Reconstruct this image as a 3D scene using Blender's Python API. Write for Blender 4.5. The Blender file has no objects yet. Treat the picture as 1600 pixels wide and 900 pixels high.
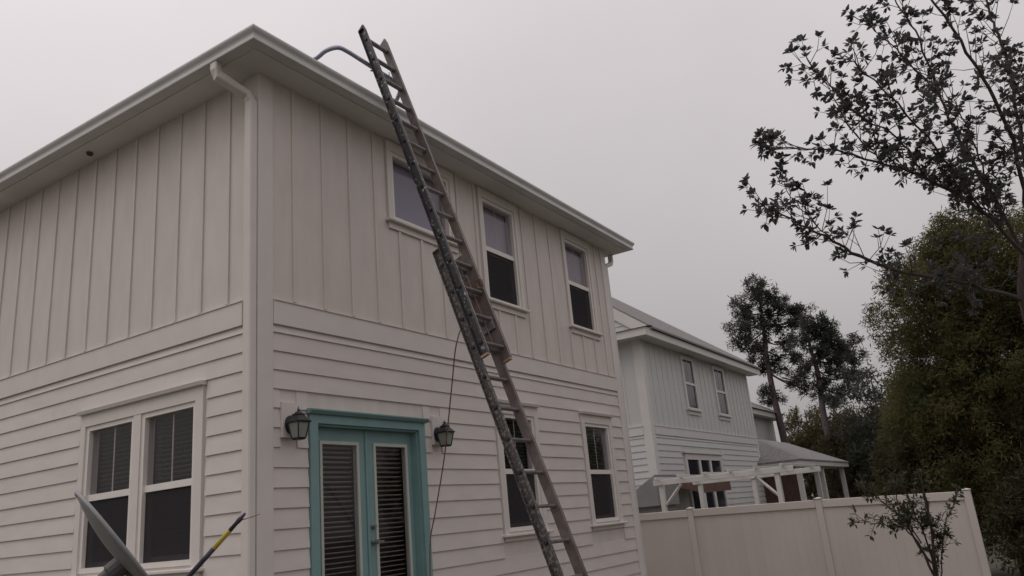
import bpy, math, random
from mathutils import Vector, Matrix
rnd = random.Random(7)
scene = bpy.context.scene
C = scene.collection
PI = math.pi

# ------------------------------------------------------------------ camera
cam_d = bpy.data.cameras.new('camera')
cam = bpy.data.objects.new('camera', cam_d); C.objects.link(cam); scene.camera = cam
right = Vector((0.54250228, -0.83540073, -0.08830002))
up = Vector((-0.19272797, -0.22608173, 0.95485233))
fwd = Vector((0.81764736, 0.50099169, 0.28365494))
CAM = Vector((-4.7223, -5.6419, 1.8))
cam.matrix_world = Matrix(((right.x, up.x, -fwd.x, CAM.x), (right.y, up.y, -fwd.y, CAM.y),
                           (right.z, up.z, -fwd.z, CAM.z), (0, 0, 0, 1)))
cam_d.sensor_width = 36.0
cam_d.lens = 1234.0 / 1600 * 36
cam_d.clip_start = 0.05
cam_d.clip_end = 3000

# ------------------------------------------------------------------ overcast sky
SUN = Vector((-0.35, 0.45, 0.82)).normalized()      # the sun stands left of the picture behind the cloud layer
world = bpy.data.worlds.new('World'); scene.world = world; world.use_nodes = True
wn = world.node_tree; wn.nodes.clear()
def N(tree, typ, **kw):
    n = tree.nodes.new(typ)
    for k, v in kw.items(): setattr(n, k, v)
    return n
def math_node(tree, op, a, b=None, c=None):
    n = N(tree, 'ShaderNodeMath', operation=op)
    for i, v in enumerate((a, b, c)):
        if v is None: continue
        if isinstance(v, (int, float)): n.inputs[i].default_value = v
        else: tree.links.new(v, n.inputs[i])
    return n.outputs[0]
tc = N(wn, 'ShaderNodeTexCoord')
sep = N(wn, 'ShaderNodeSeparateXYZ'); wn.links.new(tc.outputs['Generated'], sep.inputs[0])
zc = math_node(wn, 'MAXIMUM', sep.outputs[2], 0.0)
dotn = N(wn, 'ShaderNodeVectorMath', operation='DOT_PRODUCT')
wn.links.new(tc.outputs['Generated'], dotn.inputs[0]); dotn.inputs[1].default_value = SUN
glow = math_node(wn, 'POWER', math_node(wn, 'MULTIPLY_ADD', dotn.outputs['Value'], 0.5, 0.5), 3.0)
noise = N(wn, 'ShaderNodeTexNoise'); noise.inputs['Scale'].default_value = 1.7
noise.inputs['Detail'].default_value = 4; noise.inputs['Roughness'].default_value = 0.45
wn.links.new(tc.outputs['Generated'], noise.inputs['Vector'])
cl = math_node(wn, 'MULTIPLY_ADD', noise.outputs['Fac'], 0.36, 0.82)
base = math_node(wn, 'MULTIPLY_ADD', zc, 7.3, 2.95)      # overcast sky: zenith about three times the horizon
lum = math_node(wn, 'MULTIPLY_ADD', glow, 1.3, base)
lum = math_node(wn, 'MULTIPLY', lum, cl)
tint = N(wn, 'ShaderNodeVectorMath', operation='SCALE'); tint.inputs[0].default_value = (1.0, 0.930, 0.942)
wn.links.new(lum, tint.inputs['Scale'])
sky = N(wn, 'ShaderNodeTexSky', sky_type='NISHITA'); sky.sun_disc = False
sky.sun_elevation = math.asin(SUN.z); sky.sun_rotation = math.atan2(SUN.x, SUN.y)
sky.air_density = 1.5; sky.dust_density = 5.0
mixw = N(wn, 'ShaderNodeMix', data_type='RGBA'); mixw.inputs[0].default_value = 0.95
wn.links.new(sky.outputs[0], mixw.inputs[6]); wn.links.new(tint.outputs[0], mixw.inputs[7])
bg = N(wn, 'ShaderNodeBackground'); bg.inputs[1].default_value = 0.10
wn.links.new(mixw.outputs[2], bg.inputs[0])
wo = N(wn, 'ShaderNodeOutputWorld'); wn.links.new(bg.outputs[0], wo.inputs[0])

sd = bpy.data.lights.new('sun', 'SUN'); sd.energy = 0.5; sd.angle = math.radians(45); sd.color = (1.0, 0.96, 0.92)
so = bpy.data.objects.new('sun', sd); C.objects.link(so)
so.rotation_euler = SUN.to_track_quat('Z', 'Y').to_euler(); so.location = (0, 0, 30)

scene.view_settings.view_transform = 'Standard'; scene.view_settings.look = 'None'
scene.view_settings.gamma = 1.0; scene.view_settings.exposure = 0.0
scene.view_settings.use_curve_mapping = False

# ------------------------------------------------------------------ materials
def mat(name, col, rough=0.6, var=0.08, scale=6.0, bump=0.0, bscale=60.0, metal=0.0, spec=0.4, stretch=(1, 1, 1), col2=None):
    m = bpy.data.materials.new(name); m.use_nodes = True
    t = m.node_tree; p = t.nodes['Principled BSDF']
    p.inputs['Roughness'].default_value = rough; p.inputs['Metallic'].default_value = metal
    p.inputs['Specular IOR Level'].default_value = spec
    g = N(t, 'ShaderNodeNewGeometry')
    mp = N(t, 'ShaderNodeMapping'); mp.inputs['Scale'].default_value = stretch
    t.links.new(g.outputs['Position'], mp.inputs['Vector'])
    n = N(t, 'ShaderNodeTexNoise'); n.inputs['Scale'].default_value = scale; n.inputs['Detail'].default_value = 5
    t.links.new(mp.outputs[0], n.inputs['Vector'])
    r = N(t, 'ShaderNodeValToRGB')
    c2 = col2 or [min(1, c * (1 + var)) for c in col]
    c1 = col if col2 else [c * (1 - var) for c in col]
    r.color_ramp.elements[0].position = 0.3; r.color_ramp.elements[1].position = 0.7
    r.color_ramp.elements[0].color = (*c1, 1); r.color_ramp.elements[1].color = (*c2, 1)
    t.links.new(n.outputs['Fac'], r.inputs[0])
    oi = N(t, 'ShaderNodeObjectInfo'); sc_ = N(t, 'ShaderNodeVectorMath', operation='SCALE')
    t.links.new(math_node(t, 'MULTIPLY_ADD', oi.outputs['Random'], 0.045, 0.975), sc_.inputs['Scale'])
    t.links.new(r.outputs[0], sc_.inputs[0]); t.links.new(sc_.outputs[0], p.inputs['Base Color'])
    if bump:
        b = N(t, 'ShaderNodeBump'); b.inputs['Strength'].default_value = bump; b.inputs['Distance'].default_value = 0.004
        n2 = N(t, 'ShaderNodeTexNoise'); n2.inputs['Scale'].default_value = bscale; n2.inputs['Detail'].default_value = 4
        t.links.new(mp.outputs[0], n2.inputs['Vector']); t.links.new(n2.outputs['Fac'], b.inputs['Height'])
        t.links.new(b.outputs[0], p.inputs['Normal'])
    return m
def splatter(name, col, spot, lo, hi, scale, rough=0.55, spot2=None):
    """paint with irregular splashes of another paint"""
    m = bpy.data.materials.new(name); m.use_nodes = True
    t = m.node_tree; p = t.nodes['Principled BSDF']; p.inputs['Roughness'].default_value = rough
    g = N(t, 'ShaderNodeTexCoord')
    n = N(t, 'ShaderNodeTexNoise'); n.inputs['Scale'].default_value = scale; n.inputs['Detail'].default_value = 6
    n.inputs['Roughness'].default_value = 0.62
    t.links.new(g.outputs['Object'], n.inputs['Vector'])
    r = N(t, 'ShaderNodeValToRGB'); r.color_ramp.elements[0].position = lo; r.color_ramp.elements[1].position = hi
    r.color_ramp.elements[0].color = (*col, 1); r.color_ramp.elements[1].color = (*spot, 1)
    t.links.new(n.outputs['Fac'], r.inputs[0])
    n3 = N(t, 'ShaderNodeTexNoise'); n3.inputs['Scale'].default_value = scale * 0.35; n3.inputs['Detail'].default_value = 3
    t.links.new(g.outputs['Object'], n3.inputs['Vector'])
    mx = N(t, 'ShaderNodeMix', data_type='RGBA', blend_type='MULTIPLY'); mx.inputs[0].default_value = 0.5
    t.links.new(r.outputs[0], mx.inputs[6]); t.links.new(n3.outputs['Fac'], mx.inputs[7])
    t.links.new(mx.outputs[2], p.inputs['Base Color'])
    return m
def glass_mat(name, tint=(0.88, 0.86, 0.89), refl=1.0):
    m = bpy.data.materials.new(name); m.use_nodes = True
    t = m.node_tree; t.nodes.clear()
    o = N(t, 'ShaderNodeOutputMaterial'); mx = N(t, 'ShaderNodeMixShader')
    tr = N(t, 'ShaderNodeBsdfTransparent'); tr.inputs[0].default_value = (*tint, 1)
    gl = N(t, 'ShaderNodeBsdfGlossy'); gl.inputs['Roughness'].default_value = 0.03
    lw = N(t, 'ShaderNodeLayerWeight'); lw.inputs[0].default_value = 0.5
    f2 = math_node(t, 'MULTIPLY_ADD', math_node(t, 'POWER', lw.outputs['Facing'], 4.0), 0.22 * refl, 0.03)
    t.links.new(f2, mx.inputs[0]); t.links.new(tr.outputs[0], mx.inputs[1]); t.links.new(gl.outputs[0], mx.inputs[2])
    t.links.new(mx.outputs[0], o.inputs[0])
    return m
def screen_mat(name):
    m = bpy.data.materials.new(name); m.use_nodes = True
    t = m.node_tree; t.nodes.clear()
    o = N(t, 'ShaderNodeOutputMaterial'); mx = N(t, 'ShaderNodeMixShader'); mx.inputs[0].default_value = 0.62
    tr = N(t, 'ShaderNodeBsdfTransparent'); d = N(t, 'ShaderNodeBsdfDiffuse'); d.inputs[0].default_value = (0.060, 0.055, 0.060, 1)
    t.links.new(tr.outputs[0], mx.inputs[1]); t.links.new(d.outputs[0], mx.inputs[2]); t.links.new(mx.outputs[0], o.inputs[0])
    return m
def leaf_mat(name, col, col2, rough=0.5, scale=3.0):
    m = bpy.data.materials.new(name); m.use_nodes = True
    t = m.node_tree; t.nodes.clear()
    o = N(t, 'ShaderNodeOutputMaterial')
    g = N(t, 'ShaderNodeNewGeometry'); n = N(t, 'ShaderNodeTexNoise'); n.inputs['Scale'].default_value = scale; n.inputs['Detail'].default_value = 3
    t.links.new(g.outputs['Position'], n.inputs['Vector'])
    r = N(t, 'ShaderNodeValToRGB'); r.color_ramp.elements[0].position = 0.35; r.color_ramp.elements[1].position = 0.65
    r.color_ramp.elements[0].color = (*col, 1); r.color_ramp.elements[1].color = (*col2, 1)
    t.links.new(n.outputs['Fac'], r.inputs[0])
    p = N(t, 'ShaderNodeBsdfPrincipled'); p.inputs['Roughness'].default_value = rough; p.inputs['Specular IOR Level'].default_value = 0.3
    t.links.new(r.outputs[0], p.inputs['Base Color'])
    tl = N(t, 'ShaderNodeBsdfTranslucent'); t.links.new(r.outputs[0], tl.inputs[0])
    mx = N(t, 'ShaderNodeMixShader'); mx.inputs[0].default_value = 0.48
    t.links.new(p.outputs[0], mx.inputs[1]); t.links.new(tl.outputs[0], mx.inputs[2]); t.links.new(mx.outputs[0], o.inputs[0])
    return m

M = {}
M['siding'] = mat('siding_paint', (0.65, 0.602, 0.57), 0.55, 0.045, 2.5, 0.25, 90, stretch=(1, 1, 3))
M['panel'] = mat('panel_paint', (0.65, 0.597, 0.557), 0.6, 0.05, 1.8, 0.3, 120, stretch=(3, 3, 1))
M['trim'] = mat('trim_paint', (0.68, 0.635, 0.60), 0.5, 0.03, 4, 0.15, 80)
M['vinyl'] = mat('window_vinyl', (0.78, 0.74, 0.69), 0.4, 0.03, 5)
M['soffit'] = mat('soffit_paint', (0.72, 0.70, 0.69), 0.6, 0.06, 1.5, 0.2, 60)
M['gutter'] = mat('gutter_metal_paint', (0.60, 0.595, 0.58), 0.35, 0.07, 2.5, 0.1, 30)
M['shingle'] = mat('asphalt_shingle', (0.16, 0.155, 0.16), 0.9, 0.3, 14, 0.6, 90)
M['shingle_pale'] = mat('pale_asphalt_shingle', (0.215, 0.20, 0.20), 0.9, 0.22, 9, 0.6, 90)
M['teal'] = mat('teal_paint', (0.205, 0.335, 0.335), 0.45, 0.06, 5, 0.15, 60)
M['doorlite'] = mat('door_lite_frame', (0.50, 0.53, 0.48), 0.5, 0.04, 6)
M['black'] = mat('black_lantern_metal', (0.028, 0.026, 0.034), 0.45, 0.2, 20)
M['frost'] = mat('lantern_glass', (0.27, 0.285, 0.25), 0.25, 0.08, 12)
M['nickel'] = mat('door_hardware', (0.30, 0.31, 0.33), 0.35, 0.1, 20, metal=0.8)
M['slat'] = mat('blind_slat', (0.66, 0.61, 0.50), 0.6, 0.05, 6)
M['slat_green'] = mat('blind_slat_greenish', (0.155, 0.20, 0.125), 0.6, 0.05, 6)
M['shade'] = mat('window_shade', (0.54, 0.525, 0.555), 0.8, 0.04, 3)
M['shade_sky'] = mat('sky_reflection_shade', (0.44, 0.465, 0.52), 0.7, 0.05, 2)  # bluish colour stands in for sky reflected in the upper pane
M['darkroom'] = mat('dim_room_wall', (0.12, 0.115, 0.11), 0.9, 0.1, 2)  # dimness of the unseen rooms put into a dark wall colour
M['glass'] = glass_mat('window_glass')
M['screen'] = screen_mat('insect_screen')
M['conc'] = mat('foundation_concrete', (0.33, 0.32, 0.30), 0.9, 0.15, 5, 0.5, 40)
M['grass'] = mat('lawn_soil', (0.066, 0.064, 0.046), 0.95, 0.3, 1.2, 0.8, 40, col2=(0.105, 0.094, 0.072))
M['rail_dark'] = splatter('dark_painted_rail', (0.055, 0.050, 0.058), (0.58, 0.56, 0.48), 0.59, 0.635, 21)
M['rail_spat'] = splatter('paint_spattered_rail', (0.085, 0.072, 0.072), (0.36, 0.33, 0.275), 0.50, 0.66, 38)
M['rail_tan'] = splatter('worn_fibreglass_rail', (0.155, 0.120, 0.108), (0.24, 0.205, 0.185), 0.45, 0.65, 6)
M['edge'] = splatter('lit_worn_rail_edge', (0.30, 0.265, 0.22), (0.12, 0.10, 0.09), 0.5, 0.62, 24)  # pale base paints the lit flange line, with darker worn specks
M['rung'] = mat('ladder_rung_aluminium', (0.22, 0.20, 0.21), 0.5, 0.25, 18, metal=0.2)
M['foot'] = mat('ladder_end_cap', (0.36, 0.25, 0.17), 0.7, 0.15, 20)
M['tube'] = mat('stabiliser_tube', (0.42, 0.44, 0.54), 0.35, 0.12, 9, metal=0.5)
M['rubber'] = mat('black_rubber', (0.03, 0.03, 0.03), 0.8, 0.1, 20)
M['rope'] = mat('rope_fibre', (0.24, 0.14, 0.10), 0.9, 0.25, 60)
M['dish'] = mat('dish_grey_paint', (0.235, 0.235, 0.24), 0.5, 0.08, 7)
M['dish_dark'] = mat('dish_bracket', (0.10, 0.10, 0.105), 0.5, 0.15, 20)
M['yellow'] = mat('yellow_fibreglass', (0.50, 0.40, 0.07), 0.5, 0.12, 14)
M['navy'] = mat('dark_pole_grip', (0.055, 0.05, 0.075), 0.5, 0.2, 20)
M['fence'] = mat('vinyl_fence', (0.63, 0.568, 0.53), 0.5, 0.035, 1.2, 0.08, 40)
M['n_siding'] = mat('shaded_white_siding', (0.56, 0.56, 0.545), 0.55, 0.03, 2.5, 0.2, 60)  # white greyed down, tree shade put into the colour
M['n_trim'] = mat('white_trim', (0.64, 0.625, 0.595), 0.5, 0.03, 3)
M['brick'] = mat('porch_brick', (0.10, 0.055, 0.045), 0.9, 0.25, 12, 0.5, 50)
M['brown'] = mat('brown_canvas', (0.13, 0.075, 0.06), 0.9, 0.1, 4)
M['grey_roof'] = mat('grey_metal_roof', (0.24, 0.235, 0.235), 0.6, 0.08, 3)
M['darkglass'] = mat('dark_window_glass', (0.025, 0.025, 0.035), 0.08, 0.1, 2, spec=0.6)
M['bark'] = mat('bark', (0.085, 0.065, 0.06), 0.9, 0.3, 9, 0.8, 40, stretch=(3, 3, 1))
M['bark_pine'] = mat('pine_bark', (0.11, 0.085, 0.085), 0.9, 0.3, 5, 0.8, 30, stretch=(3, 3, 1))
M['leaf_mag'] = leaf_mat('glossy_leaf', (0.078, 0.082, 0.080), (0.120, 0.118, 0.115), 0.4)  # leaf colour lifted to stand in for haze and lens flare
M['leaf_small'] = leaf_mat('young_leaf', (0.055, 0.062, 0.035), (0.085, 0.080, 0.048), 0.5)
M['leaf_cedar'] = leaf_mat('feathery_leaf', (0.070, 0.075, 0.028), (0.150, 0.130, 0.050), 0.7, 1.1)  # lighter tones carry painted-in haze
M['leaf_dark'] = leaf_mat('dark_foliage', (0.058, 0.056, 0.028), (0.105, 0.088, 0.044), 0.7, 1.2)  # raised colour, flare haze painted into the dark leaves
M['leaf_pine'] = leaf_mat('pine_needles', (0.046, 0.054, 0.042), (0.080, 0.082, 0.066), 0.6, 0.7)
M['leaf_olive'] = leaf_mat('olive_foliage', (0.10, 0.088, 0.042), (0.16, 0.13, 0.065), 0.6, 0.5)

# ------------------------------------------------------------------ helpers
ORG = {}
def empty(name, loc=(0, 0, 0), label=None, cat=None, group=None, kind=None):
    o = bpy.data.objects.new(name, None); C.objects.link(o); o.location = loc
    o.empty_display_size = 0.2
    ORG[o.as_pointer()] = Vector(loc)
    tag(o, label, cat, group, kind); return o
def tag(o, label=None, cat=None, group=None, kind=None):
    if label: o['label'] = label
    if cat: o['category'] = cat
    if group: o['group'] = group
    if kind: o['kind'] = kind
    return o
def obj(name, verts, faces, m, parent=None, smooth=False, loc=None, kind=None, label=None):
    """one mesh object; verts in world coordinates"""
    if parent is not None: off = ORG[parent.as_pointer()]
    else: off = Vector(loc) if loc else Vector((0, 0, 0))
    me = bpy.data.meshes.new(name)
    me.from_pydata([(v[0] - off[0], v[1] - off[1], v[2] - off[2]) for v in verts], [], faces)
    if smooth: me.polygons.foreach_set('use_smooth', [True] * len(me.polygons))
    me.materials.append(M[m] if isinstance(m, str) else m); me.update()
    o = bpy.data.objects.new(name, me); C.objects.link(o)
    if parent is not None: o.parent = parent
    else: o.location = off
    ORG[o.as_pointer()] = off
    if kind: o['kind'] = kind
    if label: o['label'] = label
    return o
BOXF = [(0, 3, 2, 1), (4, 5, 6, 7), (0, 1, 5, 4), (1, 2, 6, 5), (2, 3, 7, 6), (3, 0, 4, 7)]
def boxv(x0, x1, y0, y1, z0, z1):
    return [(x0, y0, z0), (x1, y0, z0), (x1, y1, z0), (x0, y1, z0), (x0, y0, z1), (x1, y0, z1), (x1, y1, z1), (x0, y1, z1)]
def merge(parts):
    V = []; Fc = []
    for v, f in parts:
        n = len(V); V += list(v); Fc += [tuple(i + n for i in q) for q in f]
    return V, Fc
def box(name, b, m, parent=None, **kw): return obj(name, boxv(*b), BOXF, m, parent, **kw)
def bevbox(b, c):
    """box with chamfered edges (24 verts)"""
    x0, x1, y0, y1, z0, z1 = b; V = []; idx = {}
    X = (x0, x1); Y = (y0, y1); Z = (z0, z1)
    for i in (0, 1):
        for j in (0, 1):
            for k in (0, 1):
                sx, sy, sz = c * (1 - 2 * i), c * (1 - 2 * j), c * (1 - 2 * k)
                idx[i, j, k, 'x'] = len(V); V.append((X[i], Y[j] + sy, Z[k] + sz))
                idx[i, j, k, 'y'] = len(V); V.append((X[i] + sx, Y[j], Z[k] + sz))
                idx[i, j, k, 'z'] = len(V); V.append((X[i] + sx, Y[j] + sy, Z[k]))
    Fc = []
    for i in (0, 1):
        q = [idx[i, 0, 0, 'x'], idx[i, 1, 0, 'x'], idx[i, 1, 1, 'x'], idx[i, 0, 1, 'x']]; Fc.append(q if i else q[::-1])
        q = [idx[0, i, 0, 'y'], idx[0, i, 1, 'y'], idx[1, i, 1, 'y'], idx[1, i, 0, 'y']]; Fc.append(q if i else q[::-1])
        q = [idx[0, 0, i, 'z'], idx[1, 0, i, 'z'], idx[1, 1, i, 'z'], idx[0, 1, i, 'z']]; Fc.append(q if i else q[::-1])
    for i in (0, 1):
        for j in (0, 1):
            Fc.append([idx[i, j, 0, 'x'], idx[i, j, 1, 'x'], idx[i, j, 1, 'y'], idx[i, j, 0, 'y']])
            Fc.append([idx[i, 0, j, 'x'], idx[i, 1, j, 'x'], idx[i, 1, j, 'z'], idx[i, 0, j, 'z']])
            Fc.append([idx[0, i, j, 'y'], idx[1, i, j, 'y'], idx[1, i, j, 'z'], idx[0, i, j, 'z']])
            for k in (0, 1): Fc.append([idx[i, j, k, 'x'], idx[i, j, k, 'y'], idx[i, j, k, 'z']])
    Fc = [tuple(dict.fromkeys(q)) for q in Fc]
    return V, Fc
def tube(pts, rad, n=8, cap=True):
    pts = [Vector(p) for p in pts]
    if isinstance(rad, (int, float)): rad = [rad] * len(pts)
    V = []; Fc = []; prev = None
    for i, p in enumerate(pts):
        t = (pts[min(i + 1, len(pts) - 1)] - pts[max(i - 1, 0)]).normalized()
        a = prev if prev is not None else (Vector((0, 0, 1)) if abs(t.z) < 0.9 else Vector((1, 0, 0)))
        a = (a - t * a.dot(t)).normalized(); prev = a; b = t.cross(a)
        for k in range(n):
            an = 2 * PI * k / n
            V.append(tuple(p + (a * math.cos(an) + b * math.sin(an)) * rad[i]))
    for i in range(len(pts) - 1):
        for k in range(n):
            Fc.append((i * n + k, i * n + (k + 1) % n, (i + 1) * n + (k + 1) % n, (i + 1) * n + k))
    if cap:
        Fc.append(tuple(range(n))[::-1]); Fc.append(tuple((len(pts) - 1) * n + k for k in range(n)))
    return V, Fc
def smooth_path(pts, sub=5):
    P = [Vector(p) for p in pts]; out = []
    for i in range(len(P) - 1):
        p0 = P[max(i - 1, 0)]; p1 = P[i]; p2 = P[i + 1]; p3 = P[min(i + 2, len(P) - 1)]
        for s in range(sub):
            t = s / sub
            out.append(0.5 * ((2 * p1) + (-p0 + p2) * t + (2 * p0 - 5 * p1 + 4 * p2 - p3) * t * t + (-p0 + 3 * p1 - 3 * p2 + p3) * t ** 3))
    out.append(P[-1]); return out

class Wall:
    """a wall plane: a runs along it, o is the distance out of it, z is height"""
    def __init__(s, axis, org, sign=-1): s.axis = axis; s.org = org; s.sign = sign
    def p(s, a, o, z):
        if s.axis == 'x': return (a, s.org + s.sign * o, z)      # wall runs along x
        return (s.org + s.sign * o, a, z)                        # wall runs along y
    def box(s, name, a0, a1, o0, o1, z0, z1, m, parent, bev=0, **kw):
        p, q = s.p(a0, o0, z0), s.p(a1, o1, z1)
        b = (min(p[0], q[0]), max(p[0], q[0]), min(p[1], q[1]), max(p[1], q[1]), z0, z1)
        if bev: v, f = bevbox(b, bev); return obj(name, v, f, m, parent, **kw)
        return obj(name, boxv(*b), BOXF, m, parent, **kw)
    def boxes(s, name, L, m, parent, **kw):
        parts = []
        for (a0, a1, o0, o1, z0, z1) in L:
            p, q = s.p(a0, o0, z0), s.p(a1, o1, z1)
            parts.append((boxv(min(p[0], q[0]), max(p[0], q[0]), min(p[1], q[1]), max(p[1], q[1]), z0, z1), BOXF))
        return obj(name, *merge(parts), m, parent, **kw)
    def prism(s, name, prof, a0, a1, m, parent, **kw):
        """profile of (o, z) pairs run along the wall"""
        n = len(prof); V = [s.p(a0, o, z) for o, z in prof] + [s.p(a1, o, z) for o, z in prof]
        Fc = [(i, (i + 1) % n, n + (i + 1) % n, n + i) for i in range(n)] + [tuple(range(n))[::-1], tuple(range(n, 2 * n))]
        return obj(name, V, Fc, m, parent, **kw)
def cut(a0, a1, z0, z1, holes):
    """the stretches of a0..a1 left free by holes that touch z0..z1"""
    segs = [(a0, a1)]
    for h0, h1, g0, g1 in holes:
        if g1 <= z0 + 0.01 or g0 >= z1 - 0.01: continue
        ns = []
        for s0, s1 in segs:
            if h1 <= s0 or h0 >= s1: ns.append((s0, s1)); continue
            if h0 - s0 > 0.02: ns.append((s0, h0))
            if s1 - h1 > 0.02: ns.append((h1, s1))
        segs = ns
    return segs
def wall_core(w, name, a0, a1, z0, z1, holes, th, m, parent):
    A = sorted({a0, a1, *[h[0] for h in holes], *[h[1] for h in holes]})
    L = []
    for i in range(len(A) - 1):
        zs = [(z0, z1)]
        for h0, h1, g0, g1 in holes:
            if h0 <= A[i] and h1 >= A[i + 1]:
                nz = []
                for s0, s1 in zs:
                    if g1 <= s0 or g0 >= s1: nz.append((s0, s1)); continue
                    if g0 > s0: nz.append((s0, g0))
                    if g1 < s1: nz.append((g1, s1))
                zs = nz
        for s0, s1 in zs: L.append((A[i], A[i + 1], -th, 0.0, s0, s1))
    return w.boxes(name, L, m, parent)

# ------------------------------------------------------------------ ground
gv = []; gf = []
obj('ground', [(-900, -900, 0), (1500, -900, 0), (1500, 1500, 0), (-900, 1500, 0)], [(0, 1, 2, 3)], 'grass', kind='structure')

# ------------------------------------------------------------------ the two-storey house
HX, HY = 7.70, 11.0
house = empty('house', (3.85, 5.5, 0), 'large two-storey house with board-and-batten upper floor and teal double door', 'house')
WR = Wall('x', 0.0, -1); WL = Wall('y', 0.0, -1)
SOF = 6.35; BANDB = 3.77; BANDT = 4.01; BASE = 0.60
# openings: a0, a1, z0, z1 (rough openings behind the casings)
op_r = [(0.68, 2.19, 0.76, 2.87), (3.86, 4.69, 1.70, 3.16), (6.20, 7.03, 1.70, 3.16),
        (1.94, 3.10, 5.32, 6.21), (3.84, 4.68, 4.71, 6.20), (6.20, 7.04, 4.71, 6.20)]
op_l = [(0.84, 2.70, 1.70, 3.16)]
wall_core(WR, 'front_wall', 0.0, HX, BASE, SOF, op_r, 0.14, 'panel', house)
wall_core(WL, 'side_wall', 0.14, HY, BASE, SOF, op_l, 0.14, 'panel', house)
box('rear_wall', (0.14, HX, HY - 0.14, HY, BASE, SOF), 'panel', house)
box('far_wall', (HX - 0.14, HX, 0.14, HY - 0.14, BASE, SOF), 'panel', house)
box('foundation', (0.03, HX - 0.03, 0.03, HY - 0.03, 0.0, BASE), 'conc', house)
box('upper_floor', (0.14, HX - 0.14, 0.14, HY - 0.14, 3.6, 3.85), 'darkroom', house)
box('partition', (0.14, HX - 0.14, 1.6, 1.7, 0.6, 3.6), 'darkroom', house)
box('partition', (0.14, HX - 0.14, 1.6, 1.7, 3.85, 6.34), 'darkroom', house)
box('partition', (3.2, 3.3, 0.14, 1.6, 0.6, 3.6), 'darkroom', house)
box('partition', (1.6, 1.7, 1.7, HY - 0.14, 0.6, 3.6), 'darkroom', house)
# siding courses (tapered boards, thick edge down)
def course(w, a0, a1, zb, zt, m, parent, o_b=0.021, o_t=0.005):
    j = rnd.uniform(-0.0012, 0.0012)
    w.prism('siding_board', [(0.0005, zb), (o_b + j, zb), (o_t, zt), (0.0005, zt)], a0, a1, m, parent)
holes_r = [(0.57, 2.30, 0.6, 3.005), (3.73, 4.82, 1.56, 3.35), (6.07, 7.17, 1.56, 3.35),
           (0.235, 0.435, 2.715, 3.045), (2.425, 2.615, 2.715, 3.045)]
holes_l = [(0.70, 2.81, 1.56, 3.35)]
k = 0
while True:
    zb = 3.695 - 0.177 * k; zt = min(zb + 0.179, BANDB + 0.005)
    if zb < BASE - 0.02: break
    for w, hs, a0, a1 in ((WR, holes_r, 0.152, HX - 0.152), (WL, holes_l, 0.192, HY)):
        for s0, s1 in cut(a0, a1, zb, zt, hs):
            # long runs are butted from lengths of about 3.6 m
            x = s0
            while x < s1 - 0.01:
                e = min(s1, x + 3.6 + 0.4 * math.sin(k * 2.3 + x))
                if s1 - e < 0.5: e = s1
                course(w, x, e - (0.0015 if e < s1 else 0), zb, zt, 'siding', house); x = e
    k += 1
# band board with its drip ledge
for w, a0, a1 in ((WR, 0.002, HX), (WL, 0.152, HY)):
    w.box('band_board', a0 + (0.15 if w is WR else 0.04), a1 - (0.15 if w is WR else 0), 0.0, 0.034, BANDB, BANDT - 0.012, 'trim', house)
    w.prism('band_ledge', [(0.0, BANDT - 0.012), (0.045, BANDT - 0.012), (0.045, BANDT - 0.004), (0.0, BANDT + 0.012)], a0 + (0.15 if w is WR else 0.04), a1 - (0.15 if w is WR else 0), 'trim', house)
# corner boards
WR.box('corner_board', -0.026, 0.15, 0.0, 0.026, BASE, SOF, 'trim', house, bev=0.003)
WL.box('corner_board', 0.0005, 0.19, 0.0, 0.0255, BASE, SOF, 'trim', house, bev=0.003)
WR.box('corner_board', HX - 0.15, HX + 0.026, 0.0, 0.026, BASE, SOF, 'trim', house, bev=0.003)
# board and batten upper storey: each sheet between battens, then the battens over the joints
uh_r = [(1.83, 3.22, 5.22, 6.34), (3.73, 4.80, 4.60, 6.34), (6.09, 7.16, 4.60, 6.34)]
def batten_wall(w, a0, a1, first, step, hs, parent, m='panel', mt='panel', z0=BANDT, z1=SOF):
    js = [a0]; x = first
    while x < a1 - 0.06: js.append(x); x += step
    js.append(a1)
    for i in range(len(js) - 1):
        zs = [z0 + 0.012]
        segs = [(z0 + 0.01, z1)]
        for h0, h1, g0, g1 in hs:
            if h0 < js[i + 1] - 0.01 and h1 > js[i] + 0.01:
                segs = []
                for s0, s1 in cut(js[i], js[i + 1], g0 + 0.02, g1 - 0.02, [(h0, h1, g0, g1)]):
                    w.box('wall_panel', s0 + 0.001, s1 - 0.001, 0.0005, 0.008 + rnd.uniform(-0.001, 0.001), g0, g1, m, parent)
                segs = [(z0 + 0.01, g0)] + ([(g1, z1)] if g1 < z1 - 0.05 else []); break
        for s0, s1 in segs:
            w.box('wall_panel', js[i] + 0.001, js[i + 1] - 0.001, 0.0005, 0.008 + rnd.uniform(-0.001, 0.001), s0, s1, m, parent)
    for x in js[1:-1]:
        top = z1
        for h0, h1, g0, g1 in hs:
            if h0 - 0.02 < x < h1 + 0.02: top = g0 - 0.0
        w.box('batten', x - 0.021, x + 0.021, 0.008, 0.024, z0 + 0.012, top, mt, parent)
batten_wall(WR, 0.15, HX - 0.15, 0.425, 0.4055, uh_r, house)
batten_wall(WL, 0.19, HY, 0.432, 0.4015, [], house)

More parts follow.
